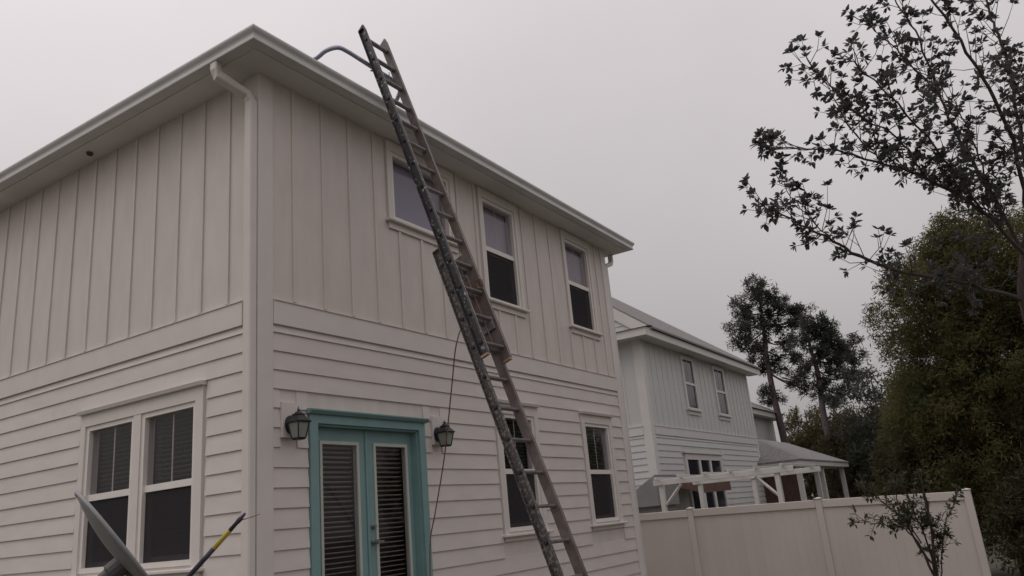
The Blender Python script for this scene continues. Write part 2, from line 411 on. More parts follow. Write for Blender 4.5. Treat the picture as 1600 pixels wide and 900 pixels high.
# ---- windows
def window(w, parent, g0, g1, z0, z1, c0, c1, cb, ct, rail=None, mull=True, cap=None, sill_z=None, apron=None, blind=None, lower='screen', casing_w=None):
    """single-hung window: g/z = glass extents, c = outer casing; the casing is the part, all else hangs under it"""
    f = 0.05
    L = [(c0, g0 - f, 0.0, 0.032, cb, ct), (g1 + f, c1, 0.0, 0.032, cb, ct), (g0 - f, g1 + f, 0.0, 0.032, z1 + f, ct)]
    win = w.boxes('window', L, 'trim', parent)
    # vinyl frame inside the casing
    w.boxes('window_frame', [(g0 - f, g0, -0.10, 0.012, z0 - f, z1 + f), (g1, g1 + f, -0.10, 0.012, z0 - f, z1 + f),
                             (g0, g1, -0.10, 0.012, z1, z1 + f), (g0, g1, -0.10, 0.012, z0 - f, z0)], 'vinyl', win)
    if rail is None:
        pane = w.box('pane', g0, g1, -0.052, -0.046, z0, z1, 'glass', win)
    else:
        w.boxes('meeting_rail', [(g0, g1, -0.060, -0.012, rail - 0.025, rail + 0.040)], 'vinyl', win)
        w.box('pane', g0, g1, -0.040, -0.034, rail + 0.040, z1, 'glass', win)
        w.box('pane', g0 + 0.03, g1 - 0.03, -0.084, -0.078, z0 + 0.05, rail - 0.025, 'glass', win)
        w.boxes('lower_sash', [(g0, g0 + 0.03, -0.095, -0.062, z0, rail - 0.025), (g1 - 0.03, g1, -0.095, -0.062, z0, rail - 0.025),
                               (g0 + 0.03, g1 - 0.03, -0.095, -0.062, z0, z0 + 0.05)], 'vinyl', win)
        w.box('insect_screen', g0 + 0.001, g1 - 0.001, -0.030, -0.028, z0 + 0.001, rail - 0.026, 'screen', win)
        if mull:
            mc = (g0 + g1) / 2
            w.box('muntin', mc - 0.007, mc + 0.007, -0.050, -0.043, rail + 0.040, z1, 'slat', win)
    if sill_z is not None:
        w.box('sill', c0 - 0.045, c1 + 0.045, 0.0005, 0.085, sill_z - 0.035, sill_z, 'trim', win, bev=0.008)
        if apron: w.box('apron', c0 + 0.0, c1 - 0.0, 0.0005, 0.034, sill_z - 0.035 - apron, sill_z - 0.036, 'trim', win)
    if cap is not None:
        w.prism('head_cap', [(0.0, cap - 0.045), (0.070, cap - 0.045), (0.082, cap - 0.012), (0.0, cap + 0.004)], c0 - 0.02, c1 + 0.02, 'trim', win)
    if blind:
        kind, dz, mm = blind
        if kind == 'shade':
            w.box('shade', g0 - 0.03, g1 + 0.03, -0.135, -0.128, (rail if rail else z0) - 0.01, z1 + 0.02, mm, win)
        else:
            z = z1 - 0.012
            while z > z0 + 0.02:
                a = 0.020
                p = [(-0.118, z + 0.006), (-0.158, z - a), (-0.160, z - a + 0.003), (-0.120, z + 0.009)]
                w.prism('blind_slat', p, g0 + 0.005, g1 - 0.005, mm, win); z -= dz
    return win
window(WR, house, 3.90, 4.65, 1.74, 3.12, 3.75, 4.80, 1.64, 3.325, rail=2.425, cap=3.345, sill_z=1.665, apron=0.05, blind=('slat', 0.046, 'slat_green'))
window(WR, house, 6.24, 6.99, 1.74, 3.12, 6.09, 7.15, 1.64, 3.325, rail=2.425, cap=3.345, sill_z=1.665, apron=0.05, blind=('slat', 0.046, 'slat_green'))
window(WR, house, 1.99, 3.05, 5.37, 6.16, 1.86, 3.19, 5.28, 6.335, rail=None, sill_z=5.305, apron=0.075, blind=('shade', 0, 'shade_sky'))
window(WR, house, 3.885, 4.635, 4.745, 6.15, 3.76, 4.76, 4.68, 6.335, rail=5.46, sill_z=4.70, apron=0.075, blind=('shade', 0, 'shade'))
window(WR, house, 6.245, 6.995, 4.745, 6.15, 6.12, 7.12, 4.68, 6.335, rail=5.46, sill_z=4.70, apron=0.075, blind=('shade', 0, 'shade'))
# twin window in the side wall: two units sharing one casing
def twin():
    w = WL; win = w.boxes('twin_window', [(0.735, 0.85, 0, 0.032, 1.66, 3.325), (2.69, 2.78, 0, 0.032, 1.66, 3.325), (0.85, 2.69, 0, 0.032, 3.17, 3.325), (1.71, 1.83, 0, 0.028, 1.66, 3.17)], 'trim', house)
    for g0, g1 in ((0.90, 1.66), (1.88, 2.64)):
        f = 0.05; z0, z1, rail = 1.74, 3.12, 2.42
        w.boxes('window_frame', [(g0 - f, g0, -0.10, 0.012, z0 - f, z1 + f), (g1, g1 + f, -0.10, 0.012, z0 - f, z1 + f),
                                 (g0, g1, -0.10, 0.012, z1, z1 + f), (g0, g1, -0.10, 0.012, z0 - f, z0)], 'vinyl', win)
        w.box('meeting_rail', g0, g1, -0.060, -0.012, rail - 0.025, rail + 0.040, 'vinyl', win)
        w.box('pane', g0, g1, -0.040, -0.034, rail + 0.040, z1, 'glass', win)
        w.box('pane', g0 + 0.03, g1 - 0.03, -0.084, -0.078, z0 + 0.05, rail - 0.025, 'glass', win)
        w.boxes('lower_sash', [(g0, g0 + 0.03, -0.095, -0.062, z0, rail - 0.025), (g1 - 0.03, g1, -0.095, -0.062, z0, rail - 0.025),
                               (g0 + 0.03, g1 - 0.03, -0.095, -0.062, z0, z0 + 0.05)], 'vinyl', win)
        w.box('insect_screen', g0 + 0.001, g1 - 0.001, -0.030, -0.028, z0 + 0.001, rail - 0.026, 'screen', win)
        mc = (g0 + g1) / 2
        w.box('muntin', mc - 0.007, mc + 0.007, -0.050, -0.043, rail + 0.040, z1, 'slat', win)
        z = z1 - 0.012
        while z > 1.8:
            w.prism('blind_slat', [(-0.118, z + 0.006), (-0.158, z - 0.020), (-0.160, z - 0.017), (-0.120, z + 0.009)], g0 + 0.005, g1 - 0.005, 'slat_green', win); z -= 0.046
    w.box('sill', 0.69, 2.825, 0.0005, 0.085, 1.63, 1.665, 'trim', win, bev=0.008)
    w.box('apron', 0.735, 2.78, 0.0005, 0.034, 1.575, 1.629, 'trim', win)
    w.prism('head_cap', [(0.0, 3.300), (0.070, 3.300), (0.082, 3.333), (0.0, 3.349)], 0.715, 2.80, 'trim', win)
twin()
# ---- teal double door
door = WR.boxes('double_door', [(0.58, 0.68, 0, 0.034, BASE, 2.955), (2.19, 2.29, 0, 0.034, BASE, 2.955), (0.68, 2.19, 0, 0.034, 2.87, 2.955)], 'teal', house,
                label='teal painted double door with glazed leaves and half-open blinds')
WR.prism('head_cap', [(0.0, 2.956), (0.060, 2.956), (0.085, 2.985), (0.085, 2.998), (0.0, 3.005)], 0.55, 2.32, 'teal', door)
WR.boxes('jamb', [(0.681, 0.70, -0.139, 0.004, 0.76, 2.869), (2.17, 2.189, -0.139, 0.004, 0.76, 2.869), (0.70, 2.17, -0.139, 0.004, 2.85, 2.869)], 'teal', door)
WR.box('threshold', 0.681, 2.189, -0.139, 0.03, 0.762, 0.79, 'nickel', door)
for a0, a1, g0, g1 in ((0.702, 1.437, 0.825, 1.300), (1.440, 2.168, 1.580, 2.055)):
    WR.boxes('door_leaf', [(a0, g0 - 0.032, -0.125, -0.080, 0.79, 2.848), (g1 + 0.032, a1, -0.125, -0.080, 0.79, 2.848),
                           (g0 - 0.032, g1 + 0.032, -0.125, -0.080, 2.722, 2.848), (g0 - 0.032, g1 + 0.032, -0.125, -0.080, 0.79, 1.00)], 'teal', door)
    WR.boxes('lite_frame', [(g0 - 0.032, g0, -0.122, -0.066, 1.0, 2.722), (g1, g1 + 0.032, -0.122, -0.066, 1.0, 2.722),
                            (g0, g1, -0.122, -0.066, 2.690, 2.722), (g0, g1, -0.122, -0.066, 1.0, 1.032)], 'doorlite', door)
    WR.box('pane', g0, g1, -0.086, -0.082, 1.032, 2.690, 'glass', door)
    z = 2.668
    while z > 1.05:
        t = rnd.uniform(-0.002, 0.002)
        WR.prism('blind_slat', [(-0.148, z + 0.004 + t), (-0.190, z - 0.006 + t), (-0.191, z - 0.003 + t), (-0.148, z + 0.007 + t)], g0 - 0.01, g1 + 0.01, 'slat', door); z -= 0.0475
WR.box('astragal', 1.425, 1.452, -0.080, -0.062, 0.79, 2.848, 'teal', door, bev=0.004)
for zz, nm in ((1.885, 'deadbolt'), (1.735, 'door_knob')):
    y = 0.080
    pts = [(1.505, y, zz), (1.505, y - 0.010, zz), (1.505, y - 0.012, zz), (1.505, y - 0.045, zz), (1.505, y - 0.05, zz), (1.505, y - 0.085, zz)]
    rr = [0.032, 0.032, 0.014, 0.014, 0.024, 0.022] if nm == 'door_knob' else [0.030, 0.028, 0.02, 0.018, 0.012, 0.010]
    if nm == 'deadbolt': pts = pts[:4]; rr = rr[:4]
    o = obj(nm, *tube(pts, rr, 14), 'nickel', door, smooth=False)
    if nm == 'door_knob':
        WR.box('lever', 1.505, 1.60, -0.022, -0.008, zz - 0.010, zz + 0.010, 'nickel', door, bev=0.004)
# mounting blocks for the lanterns
for a0, a1 in ((0.235, 0.435), (2.425, 2.615)):
    WR.box('mounting_block', a0 + 0.002, a1 - 0.002, 0.0005, 0.040, 2.717, 3.043, 'siding', house, bev=0.004)

# ---- eaves, gutters, roof
EO = 0.31
box('soffit', (-EO, HX + EO, -EO, 0.0, SOF, SOF + 0.012), 'soffit', house)
box('soffit', (-EO, 0.0, 0.0005, HY + EO, SOF, SOF + 0.012), 'soffit', house)
box('soffit', (HX, HX + EO, 0.0005, HY + EO, SOF, SOF + 0.012), 'soffit', house)
box('soffit', (0.0, HX, HY, HY + EO, SOF, SOF + 0.012), 'soffit', house)
GP = [(0.0, 0.135), (0.0, 0.0), (0.106, 0.0), (0.121, 0.002), (0.123, 0.012), (0.115, 0.016), (0.116, 0.032), (0.112, 0.052), (0.118, 0.072), (0.138, 0.096), (0.146, 0.112), (0.146, 0.130), (0.142, 0.136), (0.132, 0.136), (0.132, 0.128), (0.140, 0.126)]
def gutter(name, pa, pb, da, db, z, m, parent):
    """K-profile gutter from pa to pb, mitred: da / db are the outward directions of each end's section"""
    V = []; n = len(GP)
    for (p, d) in ((pa, da), (pb, db)):
        for o, zz in GP: V.append((p[0] + d[0] * o, p[1] + d[1] * o, z + zz))
    Fc = [(i, i + 1, n + i + 1, n + i) for i in range(n - 1)]
    return obj(name, V, Fc, m, parent)
E0 = EO + 0.001; GZ = SOF + 0.008
cs = [(-E0, -E0), (HX + E0, -E0), (HX + E0, HY + E0), (-E0, HY + E0)]
ds = [(-1, -1), (1, -1), (1, 1), (-1, 1)]
for i in range(4):
    j = (i + 1) % 4
    gutter('gutter', cs[i], cs[j], ds[i], ds[j], GZ, 'gutter', house)
    # fascia behind
fz0, fz1 = SOF + 0.0125, SOF + 0.17
box('fascia', (-EO + 0.001, HX + EO - 0.001, -EO + 0.001, -EO + 0.02, fz0, fz1), 'trim', house)
box('fascia', (-EO + 0.001, -EO + 0.02, -EO + 0.021, HY + EO, fz0, fz1), 'trim', house)
box('fascia', (HX + EO - 0.02, HX + EO - 0.001, -EO + 0.021, HY + EO, fz0, fz1), 'trim', house)
def hip_roof(name, x0, x1, y0, y1, z, p, m, parent, th=0.03, gable_left=False, gable_right=False):
    """hip roof on an eave rectangle (ridge along the longer side)"""
    if (x1 - x0) >= (y1 - y0):
        h = (y1 - y0) / 2; a = (x0 + (0 if gable_left else h), y0 + h, z + h * p); b = (x1 - (0 if gable_right else h), y0 + h, z + h * p)
        V = [(x0, y0, z), (x1, y0, z), (x1, y1, z), (x0, y1, z), a, b]
        Fc = [(0, 1, 5, 4), (1, 2, 5), (2, 3, 4, 5)] + ([] if gable_left else [(3, 0, 4)])
    else:
        h = (x1 - x0) / 2; a = (x0 + h, y0 + h, z + h * p); b = (x0 + h, y1 - h, z + h * p)
        V = [(x0, y0, z), (x1, y0, z), (x1, y1, z), (x0, y1, z), a, b]
        Fc = [(0, 1, 4), (1, 2, 5, 4), (2, 3, 5), (3, 0, 4, 5)]
    n = len(V); V2 = V + [(v[0], v[1], v[2] - th) for v in V]
    F2 = Fc + [tuple(i + n for i in f[::-1]) for f in Fc]
    F2 += [(i, i + n, (i + 1) % 4 + n, (i + 1) % 4) for i in range(3 if gable_left else 4)]
    if gable_left: F2 += [(0, 4, 4 + n, n), (3, 3 + n, 4 + n, 4)]
    return obj(name, V2, F2, m, parent)
roof = hip_roof('roof', -EO - 0.06, HX + EO + 0.06, -EO - 0.06, HY + EO + 0.06, SOF + 0.19, 0.62, 'shingle', house)
# downspout by the near corner
def rect_pipe(name, pts, hw, hd, m, parent, side):
    """rectangular pipe along pts; side = horizontal direction of its width"""
    V = []; Fc = []; s = Vector(side).normalized(); P = [Vector(p) for p in pts]
    for i, p in enumerate(P):
        t = (P[min(i + 1, len(P) - 1)] - P[max(i - 1, 0)]).normalized()
        n = t.cross(s).normalized(); s2 = n.cross(t).normalized()
        k = 1.0
        if 0 < i < len(P) - 1:
            t1 = (P[i] - P[i - 1]).normalized(); k = 1 / max(0.5, t.dot(t1))
        for a, b in ((-1, -0.75), (-0.75, -1), (0.75, -1), (1, -0.75), (1, 0.75), (0.75, 1), (-0.75, 1), (-1, 0.75)): V.append(tuple(p + s2 * a * hw + n * b * hd * k))
    for i in range(len(P) - 1):
        for q in range(8): Fc.append((i * 8 + q, i * 8 + (q + 1) % 8, i * 8 + 8 + (q + 1) % 8, i * 8 + 8 + q))
    Fc += [tuple(range(8))[::-1], tuple((len(P) - 1) * 8 + q for q in range(8))]
    return obj(name, V, Fc, m, parent)
ds1 = rect_pipe('downspout', [(-0.385, 0.17, 6.365), (-0.385, 0.17, 6.285), (-0.365, 0.166, 6.225), (-0.105, 0.055, 6.085), (-0.068, 0.036, 6.01), (-0.068, 0.036, 0.35), (-0.085, 0.036, 0.27), (-0.22, 0.036, 0.20)], 0.049, 0.038, 'trim', house, (0, 1, 0))
ds2 = rect_pipe('downspout', [(HX + 0.375, 0.02, 6.365), (HX + 0.375, 0.02, 6.23), (HX + 0.33, 0.02, 6.17), (HX + 0.13, 0.02, 6.09), (HX + 0.070, 0.02, 6.03), (HX + 0.070, 0.02, 0.3)], 0.040, 0.036, 'gutter', house, (0, 1, 0))
# small dark lump on the soffit
v, f = tube([(-0.17, 2.72, 6.349), (-0.172, 2.72, 6.335), (-0.175, 2.722, 6.318), (-0.178, 2.722, 6.308)], [0.034, 0.040, 0.030, 0.010], 9)
nest = obj('wasp_nest', v, f, 'brown', smooth=True, loc=None)
tag(nest, 'small dark lump stuck under the soffit above the side wall', 'nest')

# ------------------------------------------------------------------ wall lanterns
def lantern(x, label):
    y = -0.155
    L = empty('wall_lantern', (x, -0.04, 2.72), label, 'lantern', 'lanterns either side of the door')
    def frust(z0, z1, w0, w1, m, nm, cx=x, cy=y, par=L):
        V = [(cx + sx * w0, cy + sy * w0, z0) for sx, sy in ((-1, -1), (1, -1), (1, 1), (-1, 1))] + [(cx + sx * w1, cy + sy * w1, z1) for sx, sy in ((-1, -1), (1, -1), (1, 1), (-1, 1))]
        return obj(nm, V, BOXF, m, par)
    v, f = tube([(x, -0.0405, 2.835), (x, -0.055, 2.835), (x, -0.062, 2.835)], [0.062, 0.062, 0.048], 18)
    v = [(a, b, 2.835 + (c - 2.835) * 1.35) for a, b, c in v]
    obj('back_plate', v, f, 'black', L)
    obj('arm', *tube(smooth_path([(x, -0.06, 2.86), (x, -0.10, 2.905), (x, -0.15, 2.915), (x, y, 2.90)], 4), 0.013, 8), 'black', L)
    # cage: four tapered corner bars, base, roof in two steps, finial
    for sx, sy in ((-1, -1), (1, -1), (1, 1), (-1, 1)):
        obj('corner_bar', *tube([(x + sx * 0.043, y + sy * 0.043, 2.70), (x + sx * 0.066, y + sy * 0.066, 2.838)], 0.007, 6), 'black', L)
    for i, (sx, sy, ex, ey) in enumerate(((-1, -1, 1, -1), (1, -1, 1, 1), (1, 1, -1, 1), (-1, 1, -1, -1))):
        V = [(x + sx * 0.042, y + sy * 0.042, 2.703), (x + ex * 0.042, y + ey * 0.042, 2.703), (x + ex * 0.064, y + ey * 0.064, 2.836), (x + sx * 0.064, y + sy * 0.064, 2.836)]
        obj('pane', V, [(0, 1, 2, 3)], 'frost', L)
    frust(2.684, 2.701, 0.038, 0.048, 'black', 'base'); frust(2.838, 2.850, 0.080, 0.083, 'black', 'roof_rim')
    frust(2.8505, 2.905, 0.077, 0.036, 'black', 'roof'); frust(2.9055, 2.918, 0.042, 0.042, 'black', 'collar')
    frust(2.9185, 2.940, 0.030, 0.016, 'black', 'crown')
    obj('finial', *tube([(x, y, 2.94), (x, y, 2.950), (x, y, 2.958), (x, y, 2.966), (x, y, 2.984)], [0.008, 0.014, 0.012, 0.006, 0.003], 10), 'black', L, smooth=True)
lantern(0.325, 'black wall lantern between the corner board and the teal door')
lantern(2.50, 'black wall lantern right of the teal door, behind the rope')

# ------------------------------------------------------------------ extension ladder
LP = Vector((1.294, -2.600, 0.30)); LD = Vector((0.01191, 0.31894, 0.94770)); LH = Vector((0.99973, -0.02282, -0.00489)); LN = LD.cross(LH).normalized()
SPC = 0.3095; R0 = 1.3925; WI = 0.332
def lad(s, h, n): return LP + LD * s + LH * h + LN * n
ladder = empty('extension_ladder', LP - LD * 0.316, 'paint-spattered extension ladder leaning on the eave', 'ladder')
def lbox(name, s0, s1, h0, h1, n0, n1, m, parent, cut_top=0.0):
    V = [tuple(lad(s, h, n)) for s, h, n in ((s0, h0, n0), (s0, h1, n0), (s0, h1, n1), (s0, h0, n1), (s1, h0, n0), (s1, h1, n0), (s1, h1, n1 - 0), (s1, h0, n1))]
    if cut_top:
        V[6] = tuple(lad(s1 - cut_top, h1, n1)); V[7] = tuple(lad(s1 - cut_top, h0, n1))
    return obj(name, V, BOXF, m, parent)
def rail(side, s0, s1, nc, m, mi):
    """C-channel rail: web outside, flanges pointing away from the rungs"""
    h = side * (WI / 2)
    hw = 0.006; fl = 0.032; d = 0.046
    parts = []
    def b(h0, h1, n0, n1):
        a, c = sorted((h0, h1))
        parts.append(([tuple(lad(s, hh, nn)) for s, hh, nn in ((s0, a, n0), (s0, c, n0), (s0, c, n1), (s0, a, n1), (s1, a, n0), (s1, c, n0), (s1, c, n1), (s1, a, n1))], BOXF))
    b(h, h + side * hw, nc - d, nc + d)
    b(h + side * hw, h + side * (hw + fl), nc - d, nc - d + 0.007)
    b(h + side * hw, h + side * (hw + fl), nc + d - 0.007, nc + d)
    o = obj('rail', *merge(parts), m, ladder)
    return o
base_s = (-0.316, R0 + 9 * SPC + 0.17); fly_s = (R0 + 6 * SPC - 0.13, R0 + 19 * SPC + 0.15)
NB, NF = 0.0, -0.094
rails = {}
for side in (-1, 1):
    rails['b', side] = rail(side, *base_s, NB, 'rail_spat' if side < 0 else 'rail_tan', None)
    rails['f', side] = rail(side, *fly_s, NF, 'rail_dark' if side < 0 else 'rail_tan', None)
    r = rails['b', side]
    lbox('end_cap', base_s[1] + 0.0005, base_s[1] + 0.012, side * WI / 2 - (0.004 if side > 0 else 0.032), side * WI / 2 + (0.032 if side > 0 else 0.004), NB - 0.042, NB + 0.042, 'foot', ladder)
    lbox('end_cap', fly_s[0] - 0.022, fly_s[0] - 0.0005, side * WI / 2 - (0.004 if side > 0 else 0.034), side * WI / 2 + (0.034 if side > 0 else 0.004), NF - 0.042, NF + 0.042, 'foot', ladder)
    lbox('end_cap', fly_s[1] + 0.0005, fly_s[1] + 0.045, side * WI / 2 - (0.002 if side > 0 else 0.034), side * WI / 2 + (0.034 if side > 0 else 0.002), NF - 0.041, NF + 0.041, 'rail_dark' if side < 0 else 'rung', ladder, cut_top=0.035)
    h0, h1 = sorted((side * (WI / 2 - 0.002), side * (WI / 2 + 0.012)))
    lbox('lit_edge_strip', fly_s[0] + 0.01, fly_s[1] - 0.01, h0, h1, NF - 0.0485, NF - 0.0465, 'edge', rails['f', side])  # thin pale strip painting the light caught along the front flange
    # swivel shoe on the ground
    p = lad(-0.316, side * (WI / 2 + 0.014), 0)
    box('shoe', (p.x - 0.03, p.x + 0.03, p.y - 0.06, p.y + 0.06, 0.0, 0.03), 'rubber', ladder)
    for s0, s1, nc in ((base_s[0], base_s[1], NB), (fly_s[0], fly_s[1], NF)):
        k = -5
        while k < 21:
            s = R0 + k * SPC; k += 1
            if not (s0 + 0.05 < s < s1 - 0.05): continue
            h = side * (WI / 2 + 0.0065)
            obj('rung_plate', *tube([lad(s, h, nc), lad(s, h + side * 0.008, nc), lad(s, h + side * 0.012, nc)], [0.021, 0.021, 0.012], 9), 'black', rails['b' if nc == NB else 'f', side])
for k in range(-5, 21):
    s = R0 + k * SPC
    for s0, s1, nc in ((base_s[0], base_s[1], NB), (fly_s[0], fly_s[1], NF)):
        if not (s0 + 0.05 < s < s1 - 0.03): continue
        # D-shaped rung, flat tread up
        prof = [(-0.028, 0.012), (0.028, 0.012), (0.028, -0.004), (0.016, -0.017), (-0.016, -0.017), (-0.028, -0.004)]
        V = [tuple(lad(s, hh, nc) + Vector((0, b * 0.98, a * 0 + c))) for hh in (-WI / 2 + 0.0005, WI / 2 - 0.0005) for b, c in prof for a in (0,)]
        n = 6; Fc = [(i, (i + 1) % n, n + (i + 1) % n, n + i) for i in range(n)] + [tuple(range(n))[::-1], tuple(range(n, 2 * n))]
        obj('rung', V, Fc, 'rung', ladder)
# rung locks at the foot of the fly section and the pulley
for side in (-1, 1):
    s = R0 + 7 * SPC - 0.04; h = side * (WI / 2 - 0.02)
    lbox('rung_lock', s - 0.07, s + 0.06, h - 0.012, h + 0.012, NF - 0.02, NB + 0.03, 'rung', ladder)
ps = R0 + 8.6 * SPC
obj('pulley', *tube([lad(ps, 0.052, NB - 0.045), lad(ps, 0.075, NB - 0.045)], 0.030, 14), 'rung', ladder)
lbox('pulley_hanger', ps, ps + 0.14, 0.045, 0.049, NB - 0.055, NB - 0.02, 'rung', ladder)
obj('lift_rope', *tube([lad(R0 + 8.6 * SPC, 0.064, NB - 0.072), lad(R0 + 7.5 * SPC, 0.066, NB - 0.072), lad(R0 + 6.02 * SPC, 0.07, NB - 0.070)], 0.006, 6), 'rope', ladder)
coil = []
for i in range(46):
    a = i * 0.55; coil.append(lad(R0 + 8.25 * SPC + 0.055 * math.sin(a), 0.135 + 0.006 * math.sin(i * 1.7), NF - 0.05 + 0.035 * math.cos(a) + 0.0012 * (i % 9)))
obj('rope_coil', *tube(coil, 0.007, 6), 'rope', ladder)
# stand-off stabiliser: U-shaped tube, clamped behind the top of the fly section
stab = empty('ladder_stabiliser', lad(R0 + 18 * SPC, 0, NB), 'blue-grey tubular stabiliser bracket at the ladder top, arms on the roof', 'ladder bracket')
def roofz(y): return SOF + 0.19 + (y + EO + 0.06) * 0.62
cx = 1.376; zb = 6.86; yb = -0.405
pts = [(0.57, -0.10, roofz(-0.10) + 0.035), (0.572, -0.22, 6.725), (0.61, -0.33, 6.79), (0.72, -0.395, 6.855), (0.85, yb, 6.87), (1.05, yb, 6.868), (cx, yb, zb), (1.60, yb, zb), (1.72, -0.40, zb + 0.004), (1.80, -0.34, 6.83), (1.825, -0.22, 6.72), (1.84, -0.10, roofz(-0.10) + 0.035)]
obj('tube_frame', *tube(smooth_path(pts, 6), 0.025, 12), 'tube', stab, smooth=True)
for e in (pts[0], pts[-1]):
    obj('rubber_foot', *tube([(e[0], e[1] - 0.01, e[2] + 0.02), (e[0], e[1] + 0.03, e[2] - 0.012)], [0.028, 0.034], 12), 'rubber', stab)
for h in (-0.12, 0.12):
    p = lad(R0 + 17.7 * SPC, h, 0)
    obj('clamp', *merge([(boxv(p.x - 0.015, p.x + 0.015, yb - 0.05, yb + 0.03, zb - 0.034, zb - 0.027), BOXF), (tube([(p.x, yb - 0.035, zb - 0.06), (p.x, yb - 0.035, zb + 0.04)], 0.005, 6))]), 'tube', stab)
# loose rope hanging from the base section down past the door
rp = obj('rope', *tube(smooth_path([(1.115, -1.46, 3.56), (1.13, -1.38, 3.40), (1.28, -1.20, 3.11), (1.62, -0.80, 2.50), (1.80, -0.50, 1.97), (1.89, -0.34, 1.68), (1.97, -0.25, 1.20), (2.0, -0.24, 0.6), (2.05, -0.30, 0.02), (2.3, -0.5, 0.012)], 5), 0.0065, 6), 'rope', loc=None)
tag(rp, 'thin brown rope hanging from the ladder down past the door', 'rope')

# ------------------------------------------------------------------ satellite dish and pole in front of the side wall
def dish():
    a = Vector((-2.444, -1.567, 2.138)); b = Vector((-2.13, -1.80, 1.62))      # upper and lower rim
    c = (a + b) / 2; axis = (b - a).normalized(); R = (b - a).length / 2
    view = (c - CAM).normalized()
    nrm = axis.cross(view).normalized()                       # in-plane normal seen edge-on
    if nrm.z < 0: nrm = -nrm
    nrm = (nrm + view * 0.035).normalized(); nrm = (nrm - axis * nrm.dot(axis)).normalized()
    side = axis.cross(nrm).normalized()
    D = empty('satellite_dish', (c.x - 0.1, c.y - 0.05, 0), 'grey satellite dish seen edge-on in front of the twin window', 'dish')
    V = []; Fc = []; nr, na = 7, 36
    def rp(i, q, back):
        t = i / nr; an = 2 * PI * q / na
        return c + axis * (math.cos(an) * R * t) + side * (math.sin(an) * R * 0.92 * t) + nrm * (-(1 - t * t) * 0.042 - (0.012 if back else 0))
    for back in (0, 1):
        for i in range(nr + 1):
            for q in range(na): V.append(tuple(rp(i, q, back)))
    n1 = (nr + 1) * na
    for i in range(nr):
        for q in range(na):
            k = i * na + q; k2 = i * na + (q + 1) % na
            Fc.append((k, k2, k2 + na, k + na)); Fc.append((n1 + k, n1 + k + na, n1 + k2 + na, n1 + k2))
    for q in range(na):
        k = nr * na + q; k2 = nr * na + (q + 1) % na; Fc.append((k, k2, n1 + k2, n1 + k))
    obj('reflector', V, Fc, 'dish', D, smooth=True)
    rim = [c + axis * (math.cos(2 * PI * q / 40) * (R + 0.002)) + side * (math.sin(2 * PI * q / 40) * (R * 0.92 + 0.002)) - nrm * 0.006 for q in range(41)]
    obj('rim', *tube(rim, 0.011, 8, cap=False), 'dish', D, smooth=True)
    m = c - nrm * 0.062 + axis * 0.10
    obj('bracket', *tube([m + nrm * 0.02, m - nrm * 0.05, m - nrm * 0.06, m - nrm * 0.10], [0.052, 0.050, 0.036, 0.032], 14), 'dish_dark', D)
    obj('bolt', *tube([m - nrm * 0.05 - side * 0.03, m - nrm * 0.05 - side * 0.09], 0.009, 8), 'nickel', D)
    q = m - nrm * 0.10
    obj('mast', *tube(smooth_path([q, q - nrm * 0.04 + Vector((0, 0, -0.05)), (q.x - 0.03, q.y, q.z - 0.2), (q.x - 0.03, q.y, 0.0)], 5), 0.025, 12), 'dish_dark', D, smooth=True)
    e = c + axis * R
    obj('feed_arm', *tube([m, e - nrm * 0.02, e + nrm * 0.10 + axis * 0.28], 0.013, 8), 'dish_dark', D)
    obj('feed_horn', *tube([e + nrm * 0.09 + axis * 0.27, e + nrm * 0.15 + axis * 0.22], [0.03, 0.035], 12), 'dish', D)
dish()
def pole():
    t = Vector((-1.965, -2.251, 1.964)); m = Vector((-2.053, -1.958, 1.700))
    d = (m - t); b = t + d * (1.964 / (1.964 - 1.700))
    ax = d.normalized(); P = empty('extension_pole', (b.x, b.y, 0), 'thin yellow and dark pole standing up beside the satellite dish', 'pole')
    L = lambda s: t + ax * s
    obj('grip', *tube([L(0.0), L(0.03), L(0.035), L(0.06), L(0.062), L(0.115)], [0.006, 0.010, 0.013, 0.012, 0.010, 0.011], 10), 'navy', P, smooth=True)
    obj('shaft', *tube([L(0.115), L(0.118), L(0.235), L(0.238)], [0.011, 0.0125, 0.0125, 0.011], 12), 'yellow', P, smooth=True)
    obj('lower_shaft', *tube([L(0.238), L(0.32), L((b - t).length)], [0.0125, 0.0125, 0.0125], 12), 'navy', P, smooth=True)
    obj('cord', *tube(smooth_path([L(0.05), L(0.035) + Vector((0.03, -0.03, 0.0)), L(0.0) + Vector((0.045, -0.055, -0.01))], 4), 0.0025, 5), 'rope', P)
pole()

# ------------------------------------------------------------------ vinyl fence running back from the camera's right
fence = empty('vinyl_fence', (11.0, -2.0, 0), 'white vinyl privacy fence between the two gardens', 'fence')
FX = 11.0
posts = [(5.25, 1.735), (2.78, 1.74), (0.30, 1.735), (-2.18, 1.705), (-4.60, 1.635)]
for y, FT in posts:
    p = obj('post', *bevbox((FX - 0.052, FX + 0.052, y - 0.058, y + 0.058, 0.0, FT + 0.012), 0.006), 'fence', fence)
    obj('post_cap', *merge([bevbox((FX - 0.064, FX + 0.064, y - 0.07, y + 0.07, FT + 0.013, FT + 0.028), 0.004),
                            ([(FX - 0.058, y - 0.064, FT + 0.028), (FX + 0.058, y - 0.064, FT + 0.028), (FX + 0.058, y + 0.064, FT + 0.028), (FX - 0.058, y + 0.064, FT + 0.028), (FX, y, FT + 0.048)],
                             [(0, 1, 4), (1, 2, 4), (2, 3, 4), (3, 0, 4)])]), 'fence', p)
